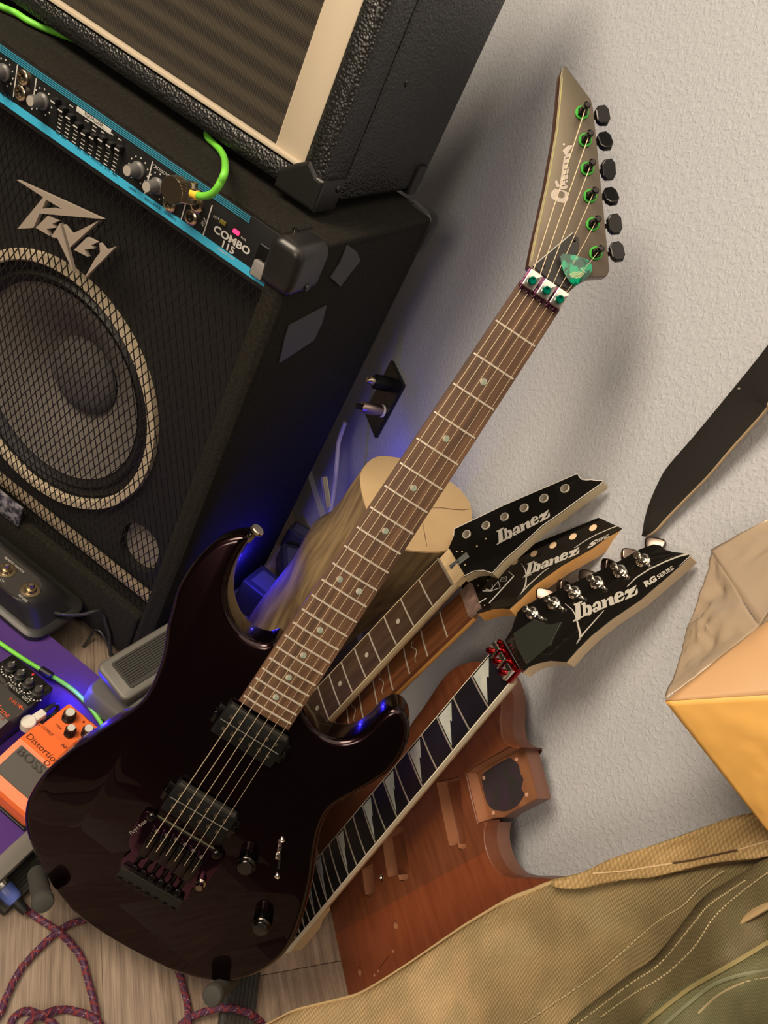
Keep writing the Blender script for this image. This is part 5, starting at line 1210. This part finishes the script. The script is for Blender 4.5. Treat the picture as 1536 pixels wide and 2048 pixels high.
# ================================================================== BRAIDED CABLE ON THE FLOOR
path = [(14,1784,.016),(31,1801,.010),(70,1832,.004),(117,1863,.010),(144.5,1891,.005),(164,1918,.004),(176,1961,.004),(187.5,2004,.004),(195,2048,.004),(196,2095,.004),(120,2120,.004),(30,2085,.004),(22,2050,.004),(36,2028,.004),(62,2023,.004),(101,2043,.004),(120,2075,.004),(90,2100,.004),(52,2080,.004),(56,2046,.010),(90,2027,.010),(125,2019,.004),(168,2027,.004),(195,2043,.010),(225,2085,.004),(300,2115,.004),(350,2070,.004),(363,2048,.004),(390,2031,.010),(430,2018,.016),(450,2016,.021),(475,2019,.022),(502,2029,.018),(523,2046,.004),(540,2090,.004),(460,2120,.004),(385,2085,.004),(377,2039,.010),(375,2008,.004),(367,1977,.004),(359,1949,.004),(330,1890,.004),(250,1835,.004),(190,1835,.004),(168,1840,.004),(133,1851.6,.004),(101.6,1875,.004),(62.5,1914,.004),(35,1949,.004),(12,1996,.004),(0,2027,.004),(-30,2070,.004)]
PP = smooth([on_z(*p) for p in path], 9, False); PP = [np.array(p) for p in PP]
bc = thing('instrument_cable', 'red and purple braided instrument cable coiled on the floor boards', 'cable', Fr((PP[0][0], PP[0][1], 0), (1, 0, 0), (0, 1, 0)))
org = np.array([PP[0][0], PP[0][1], 0]); PP = [p - org for p in PP]
MB().tube(PP, .0037, 8).build('jacket', mat('braid_purple', (.060, .014, .045), .7), bc)
def helix(P, rad, rr, pitch, ph, name, m_, duty=1.0):
    # resample by length
    s_ = [0]
    for i in range(1, len(P)): s_.append(s_[-1] + np.linalg.norm(P[i] - P[i - 1]))
    n = int(s_[-1] / .0016); out_ = []; X = None; j = 0
    for k in range(n):
        d = k * .0016
        while s_[j + 1] < d and j < len(P) - 2: j += 1
        t = (d - s_[j]) / (s_[j + 1] - s_[j]); p = P[j] * (1 - t) + P[j + 1] * t; T_ = nrm(P[j + 1] - P[j])
        x = np.cross(T_, [0, 0, 1.0]); x = nrm(x); y = np.cross(x, T_); a = ph + 2 * math.pi * d / pitch
        out_.append(p + (x * math.cos(a) + y * math.sin(a)) * rad)
    MB().tube(out_, rr, 5, flat=1).build(name, m_, bc)
helix(PP, .0026, .0016, .016, 0, 'red_strand', mat('braid_red', (.17, .022, .028), .7)); helix(PP, .0026, .0016, -.016, 1.2, 'red_strand', bpy.data.materials['braid_red'])
helix(PP, (.0029), .0009, .016, 2.6, 'pale_strand', mat('braid_pale', (.26, .17, .20), .7))
a = on_z(-8, 1758, .020) - org; b_ = on_z(12, 1780, .017) - org; ax = nrm(b_ - a)
MB().lathe([(.0085, -.03), (.0090, 0), (.0090, .012), (.0086, .013)], tuple(a), ax, 22).build('plug_barrel', mat('bright_barrel', (.80, .78, .72), .25, 1.0), bc)
MB().lathe([(.0092, .013), (.0095, .016), (.0088, .030), (.0070, .033)], tuple(a), ax, 22).build('plug_collar', mat('blue_collar', (.10, .15, .48), .35), bc)
MB().lathe([(.0065, .031), (.0055, .042), (.0044, .050)], tuple(a), ax, 16).build('strain_relief', BLACK, bc)
# ================================================================== RIGHT SIDE: STRAP, PLASTIC BAG, OLIVE BAG
SF = Fr((-.42, .566, 0), (1, -.10, 0), (0, .02, 1))
lf = [(1268.8,1068.5),(1276.6,1043.7),(1292,1007),(1318,960),(1341.7,931.8),(1396,877),(1461.5,806.8),(1536,724.7),(1640,600),(1760,450),(2050,60),(2300,-330)]
rt = [(1271,1069),(1292,1056.8),(1318,1030.7),(1357,994),(1409,947),(1461.5,895),(1536,823.7),(1560,800),(1680,660),(1830,480),(2120,90),(2370,-300)]
Lp = smooth(SF.pts(lf), 4, False); Rp = smooth(SF.pts(rt), 4, False); n = len(Lp)
def strapz(i): t = min(1, i / 36); return -.012 + .03 * t
st_ = thing('guitar_strap', 'black leather strap with tan suede backing hanging in front of the wall', 'strap', SF)
def sheet(z0, z1, off=0.0):
    m = MB(); R = []
    for i in range(n):
        a = np.array(Lp[i]); b_ = np.array(Rp[i]); d = nrm(b_ - a) if np.linalg.norm(b_ - a) > 1e-6 else np.array([1, 0]); z = strapz(i); tilt = .006 * math.sin(min(i, 36) / 37 * 4)
        R.append([(*a, z + z0), (*(a * .5 + b_ * .5), z + z0 + .002), (*(b_ + d * off), z + z0 - tilt), (*(b_ + d * off), z + z1 - tilt), (*(a * .5 + b_ * .5), z + z1 + .002), (*a, z + z1)])
    return m.loft(R)
sheet(.0, .0016).build('leather_face', mat('black_leather', (.016, .015, .013), .55, bump=('noise', 400, .25, .0005)), st_)
sheet(-.0022, -.0002, .0014).build('suede_backing', mat('tan_suede', (.42, .31, .19), .9, bump=('noise', 800, .5, .0006)), st_)
a = SF.at(1299, 1021); MB().box((*a, strapz(6) + .0025), (.0016, .0050, .0008), Matrix.Rotation(-.3, 3, 'Z')).build('punch_slot', mat('slot_pale', (.4, .36, .3), .6), st_)
a = SF.at(1497, 785); MB().lathe([(.0010, 0), (.0009, .001)], (*a, strapz(26) + .0020), (0, 0, 1), 8).build('punch_hole', mat('hole_pale', (.35, .3, .25), .6), st_)

# tan plastic bag and orange one
def facet(name, m_, parent, Fo, pts, sub=10, amp=.004, sc=14, seed=0, th=.0006):
    """crumpled sheet over polygon pts = [(px,py,depth)...] as a triangle/quad patch"""
    Pw = [at_depth(*p) for p in pts]
    if len(Pw) == 3: Pw = [Pw[0], Pw[1], Pw[2], Pw[2]]
    nn = nrm(np.cross(Pw[1] - Pw[0], Pw[2] - Pw[0])); nn = nn if nn @ (CAM - Pw[0]) > 0 else -nn
    inv = Fo.mat().inverted(); V = []; Fc = []
    for i in range(sub + 1):
        for j in range(sub + 1):
            u, v = i / sub, j / sub; p = Pw[0] * (1 - u) * (1 - v) + Pw[1] * u * (1 - v) + Pw[2] * u * v + Pw[3] * (1 - u) * v
            e = min(u, 1 - u, v, 1 - v) * 4; w = min(1, e)
            q = Vector(p * sc) + Vector((seed, seed * 2, 0)); f = noise.noise(q) + .5 * abs(noise.noise(q * 2.3)) + .35 * abs(noise.noise(q * 5.1))
            V.append(tuple(inv @ Vector(p + nn * amp * f * (.25 + .75 * w))))
    k = sub + 1
    for i in range(sub):
        for j in range(sub): Fc.append((i * k + j, (i + 1) * k + j, (i + 1) * k + j + 1, i * k + j + 1))
    m = MB(); m.add(V, Fc, True); o = m.build(name, m_, parent); so = o.modifiers.new('thickness', 'SOLIDIFY'); so.thickness = th; return o
BO = Fr(at_depth(1333, 1404, .50), (1, 0, 0), (0, 1, 0))
TANP = mat('tan_plastic_film', (.47, .36, .25), .28, trans=.25, sub=.0, spec=.6)
ORP = mat('orange_plastic_film', (.86, .48, .125), .42, trans=.12)
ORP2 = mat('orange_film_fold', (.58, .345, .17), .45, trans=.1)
pg = thing('plastic_bag', 'crumpled tan and orange plastic bag hanging at the right edge of the photo', 'bag', BO)
facet('tan_side', TANP, pg, BO, [(1331,1400,.50),(1366,1290,.545),(1422,1102,.61),(1520,1255,.50)], 26, .010, 22, 3)
facet('tan_side', TANP, pg, BO, [(1422,1102,.61),(1536,1036,.60),(1700,960,.60),(1520,1255,.50)], 22, .007, 16, 5)
facet('tan_side', TANP, pg, BO, [(1520,1255,.50),(1700,960,.60),(1740,1100,.52),(1720,1180,.47)], 10, .007, 16, 6)
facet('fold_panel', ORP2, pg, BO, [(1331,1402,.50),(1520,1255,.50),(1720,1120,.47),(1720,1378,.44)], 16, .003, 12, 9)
facet('front_panel', ORP, pg, BO, [(1331,1402,.50),(1720,1378,.44),(1760,1800,.46),(1536,1662,.50)], 28, .0035, 18, 11)
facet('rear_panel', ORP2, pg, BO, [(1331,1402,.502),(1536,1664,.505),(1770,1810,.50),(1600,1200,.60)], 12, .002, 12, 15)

# olive bag
def ol(name, c1, c2, sc, dist, rough=.75, tr=0.0, sheen=0):
    m = mat(name, c1, rough, sheen=sheen, trans=tr); nt = m.node_tree; P = nt.nodes['Principled BSDF']; tc = nt.nodes.new('ShaderNodeTexCoord')
    mp = nt.nodes.new('ShaderNodeMapping'); mp.inputs['Rotation'].default_value = (0, 0, .35); mp.inputs['Scale'].default_value = (1, .62, 1); nt.links.new(tc.outputs['UV'], mp.inputs[0])
    v = nt.nodes.new('ShaderNodeTexVoronoi'); v.inputs['Scale'].default_value = sc; v.inputs['Randomness'].default_value = .12; nt.links.new(mp.outputs[0], v.inputs['Vector'])
    b = nt.nodes.new('ShaderNodeBump'); b.invert = True; b.inputs['Strength'].default_value = .7; b.inputs['Distance'].default_value = dist; nt.links.new(v.outputs['Distance'], b.inputs['Height']); nt.links.new(b.outputs[0], P.inputs['Normal'])
    n_ = nt.nodes.new('ShaderNodeTexNoise'); n_.inputs['Scale'].default_value = 5; nt.links.new(tc.outputs['UV'], n_.inputs['Vector'])
    r = nt.nodes.new('ShaderNodeValToRGB'); r.color_ramp.elements[0].position = .35; r.color_ramp.elements[1].position = .65; r.color_ramp.elements[0].color = (*c1, 1); r.color_ramp.elements[1].color = (*c2, 1); nt.links.new(n_.outputs[0], r.inputs[0])
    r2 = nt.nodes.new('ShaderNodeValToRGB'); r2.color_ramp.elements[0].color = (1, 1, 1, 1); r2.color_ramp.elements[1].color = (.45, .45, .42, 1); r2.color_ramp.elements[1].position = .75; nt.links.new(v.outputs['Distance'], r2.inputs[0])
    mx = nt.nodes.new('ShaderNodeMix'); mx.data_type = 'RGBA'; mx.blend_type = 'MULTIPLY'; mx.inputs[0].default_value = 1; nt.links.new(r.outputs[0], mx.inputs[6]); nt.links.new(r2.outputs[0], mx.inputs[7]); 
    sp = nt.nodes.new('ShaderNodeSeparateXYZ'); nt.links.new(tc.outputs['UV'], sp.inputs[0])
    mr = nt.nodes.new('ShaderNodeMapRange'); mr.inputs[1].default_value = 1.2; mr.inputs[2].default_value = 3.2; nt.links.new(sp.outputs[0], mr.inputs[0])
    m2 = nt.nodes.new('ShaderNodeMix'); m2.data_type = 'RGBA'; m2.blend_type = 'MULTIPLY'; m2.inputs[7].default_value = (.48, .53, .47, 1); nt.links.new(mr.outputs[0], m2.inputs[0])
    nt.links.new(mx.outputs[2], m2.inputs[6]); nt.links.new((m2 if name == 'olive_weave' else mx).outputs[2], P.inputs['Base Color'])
    return m
edge = [(500,2060),(540,2048),(590,2022),(631,2010),(696,1994),(738.7,1979),(820,1929),(880,1888),(936,1850),(985,1820),(1033.6,1791.7),(1070,1778),(1104,1764),(1154.7,1752),(1209,1745),(1270,1748),(1362,1739),(1443,1725),(1536,1713),(1640,1700),(1760,1690)]
def odepth(px, py):
    """real distance of the bag's surface: a slack sheet coming toward the viewer at the right"""
    t = (px - 540) / 960; s = .86 - .30 * t - .00042 * max(0, (py - (2048 - 400 * t))) * .55
    return s
def fold(px, py):
    a = (px * .62 + py * .78); b_ = (px * .78 - py * .62)
    return .0095 * math.sin(a * .021 + 1.1 * math.sin(b_ * .011)) + .0048 * math.sin(b_ * .035 + .5) + .003 * noise.noise(Vector((px * .02, py * .012, 1)))
def osheet(name, m_, parent, Fo, top, nrow, length, lift=0.0, th=.0016, dpy=(.25, 1.0), wf=1.0):
    T2_ = smooth(top, 4, False); inv = Fo.mat().inverted(); V = []; UVs = []; n = len(T2_); s_ = 0
    us = [0]
    for i in range(1, n): us.append(us[-1] + math.hypot(T2_[i][0] - T2_[i - 1][0], T2_[i][1] - T2_[i - 1][1]))
    for j in range(nrow + 1):
        for i in range(n):
            d = length * j / nrow if not callable(length) else length(i / (n - 1)) * j / nrow; px = T2_[i][0] + dpy[0] * d; py = T2_[i][1] + dpy[1] * d
            s = odepth(px, py) - lift + fold(px, py) * wf * (1 if lift > 0 and wf == 1 else min(1, .25 + j / nrow * 3))
            if j == 0: s += .006 * (lift == 0)
            Pq = at_depth(px, py, s); fl_ = .006 + lift * .4
            if Pq[2] < fl_: Pq = on_z(px, py, fl_)
            V.append(tuple(inv @ Vector(Pq))); UVs.append((us[i] / 300, d / 300))
    if lift == 0:                                                     # the front drops on to the floor boards
        base = V[-n:]; Mw = Fo.mat()
        for k in range(1, 6):
            for i in range(n):
                q = Mw @ Vector(base[i]); q.z = q.z * (1 - k / 5) + .006 * k / 5; q.x += .004 * math.sin(i * .9 + k); V.append(tuple(inv @ q)); UVs.append((us[i] / 300, (length + 60 * k) / 300))
        nrow += 5
    Fc = [(j * n + i, j * n + i + 1, (j + 1) * n + i + 1, (j + 1) * n + i) for j in range(nrow) for i in range(n - 1)]
    m = MB(); m.add(V, Fc, True); o = m.build(name, m_, parent); me = o.data; uv = me.uv_layers.new(name='UVMap')
    for l in me.loops: uv.data[l.index].uv = UVs[l.vertex_index]
    so = o.modifiers.new('thickness', 'SOLIDIFY'); so.thickness = th; return o
OF = Fr(at_depth(936, 1900, .72), (1, 0, 0), (0, 1, 0))
og = thing('fabric_bag', 'olive woven fabric bag with tan hem and stitched seams in the lower right corner', 'bag', OF)
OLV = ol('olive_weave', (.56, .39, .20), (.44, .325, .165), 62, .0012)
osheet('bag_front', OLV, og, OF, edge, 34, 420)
hem_top = [(1104,1763),(1154.7,1750.7),(1209,1725),(1258,1706),(1307,1690),(1404.7,1655),(1463,1635.5),(1536,1620),(1650,1600),(1760,1590)]
TANH = ol('tan_ribbed_hem', (.56, .38, .17), (.46, .31, .13), 40, .0008)
# the back of the bag falls from the top edge to the floor
E2_ = smooth(edge, 4, False); V = []; inv = OF.mat().inverted()
for k in range(9):
    for i, (x, y) in enumerate(E2_):
        q = at_depth(x, y, odepth(x, y) + fold(x, y) * .25 + .004); z0_ = max(q[2], .008)
        V.append(tuple(inv @ Vector((q[0], q[1] - .004, z0_ * (1 - k / 8) + .006 * k / 8))))
nE = len(E2_); m = MB(); m.add(V, [(k * nE + i, (k + 1) * nE + i, (k + 1) * nE + i + 1, k * nE + i + 1) for k in range(8) for i in range(nE - 1)], True)
o = m.build('bag_back', OLV, og); so = o.modifiers.new('thickness', 'SOLIDIFY'); so.thickness = .0015
def hl_(t): return 6 + 88 * min(1, t * 1.35) ** .8
osheet('hem_flap', TANH, og, OF, hem_top, 8, hl_, .010, .002, (.05, 1.0), .4)
OLD = ol('dark_olive_panel', (.15, .125, .055), (.19, .15, .075), 75, .0006, .6)
osheet('lower_panel', OLD, og, OF, [(1120,2070),(1148,2036),(1250,1958),(1309,1918),(1366,1848),(1405,1800),(1444,1772),(1484,1748),(1536,1718),(1640,1700),(1760,1690)], 20, 420, .007, .001, (.25, 1), 1)
SAGE = ol('sage_green_lining', (.20, .20, .105), (.25, .24, .13), 90, .0004, .5)
osheet('green_lining', SAGE, og, OF, [(1270,2060),(1300,2020),(1365,1975),(1443,1936),(1500,1905),(1536,1882),(1640,1830),(1760,1780)], 12, 420, .013, .001, (.25, 1), 1)
STI = mat('pale_thread', (.46, .38, .22), .7)
inv = OF.mat().inverted()
for si, L in enumerate(([(290,1530),(560,1350),(720,1230),(900,1070),(1000,990),(1100,930),(1200,830),(1310,750)], [(560,1536),(830,1330),(980,1230),(1130,1050),(1230,930),(1330,860),(1420,800)], [(680,1500),(850,1380),(1000,1290),(1150,1150),(1260,990),(1400,860),(1536,760)])):
    P = smooth(Z(L, 2.56, 936, 1448), 10, False); m = MB()
    for i in range(0, len(P) - 1):
        a, b_ = np.array(P[i]), np.array(P[i + 1]); d = b_ - a; n_ = max(1, int(np.linalg.norm(d) / 7))
        for k in range(n_):
            p = a + d * (k / n_); q = a + d * ((k + .62) / n_); w = []
            for z in (p, q): w.append(np.array(inv @ Vector(at_depth(z[0], z[1], odepth(*z) + fold(*z) - (.0045, .0092, .0092)[si]))))
            m.tube(w, .0005, 4)
    m.build('stitching', STI, og, kind='stuff')

def seam(L, lift, r, m_, name, k=2.56, ox=936, oy=1448):
    P = smooth(Z(L, k, ox, oy), 6, False); MB().tube([np.array(inv @ Vector(at_depth(x, y, odepth(x, y) + fold(x, y) * (.4 if name == 'hem_seam' else 1) - lift))) for x, y in P], r, 6).build(name, m_, og)
seam([(640,765),(800,752),(950,728),(1100,705),(1250,675),(1400,640),(1536,600),(1700,560)], .0122, .0007, mat('hem_thread', (.62, .46, .26), .7), 'hem_seam')
seam([(1050,712),(1150,697),(1260,672),(1380,646)], .0130, .0009, mat('dark_gap', (.08, .045, .02), .8), 'hem_seam')
seam([(880,1560),(960,1490),(1060,1410),(1150,1345),(1290,1265),(1420,1190),(1536,1120),(1700,1030)], .0145, .0014, mat('gold_piping', (.30, .25, .11), .6), 'piping')
seam([(1000,1545),(1120,1440),(1250,1340),(1380,1290),(1536,1262),(1700,1240)], .0145, .0012, mat('sage_piping', (.24, .25, .15), .6), 'piping')
seam([(1180,1480),(1280,1390),(1400,1330),(1536,1300),(1700,1290)], .0142, .0007, STI, 'piping')
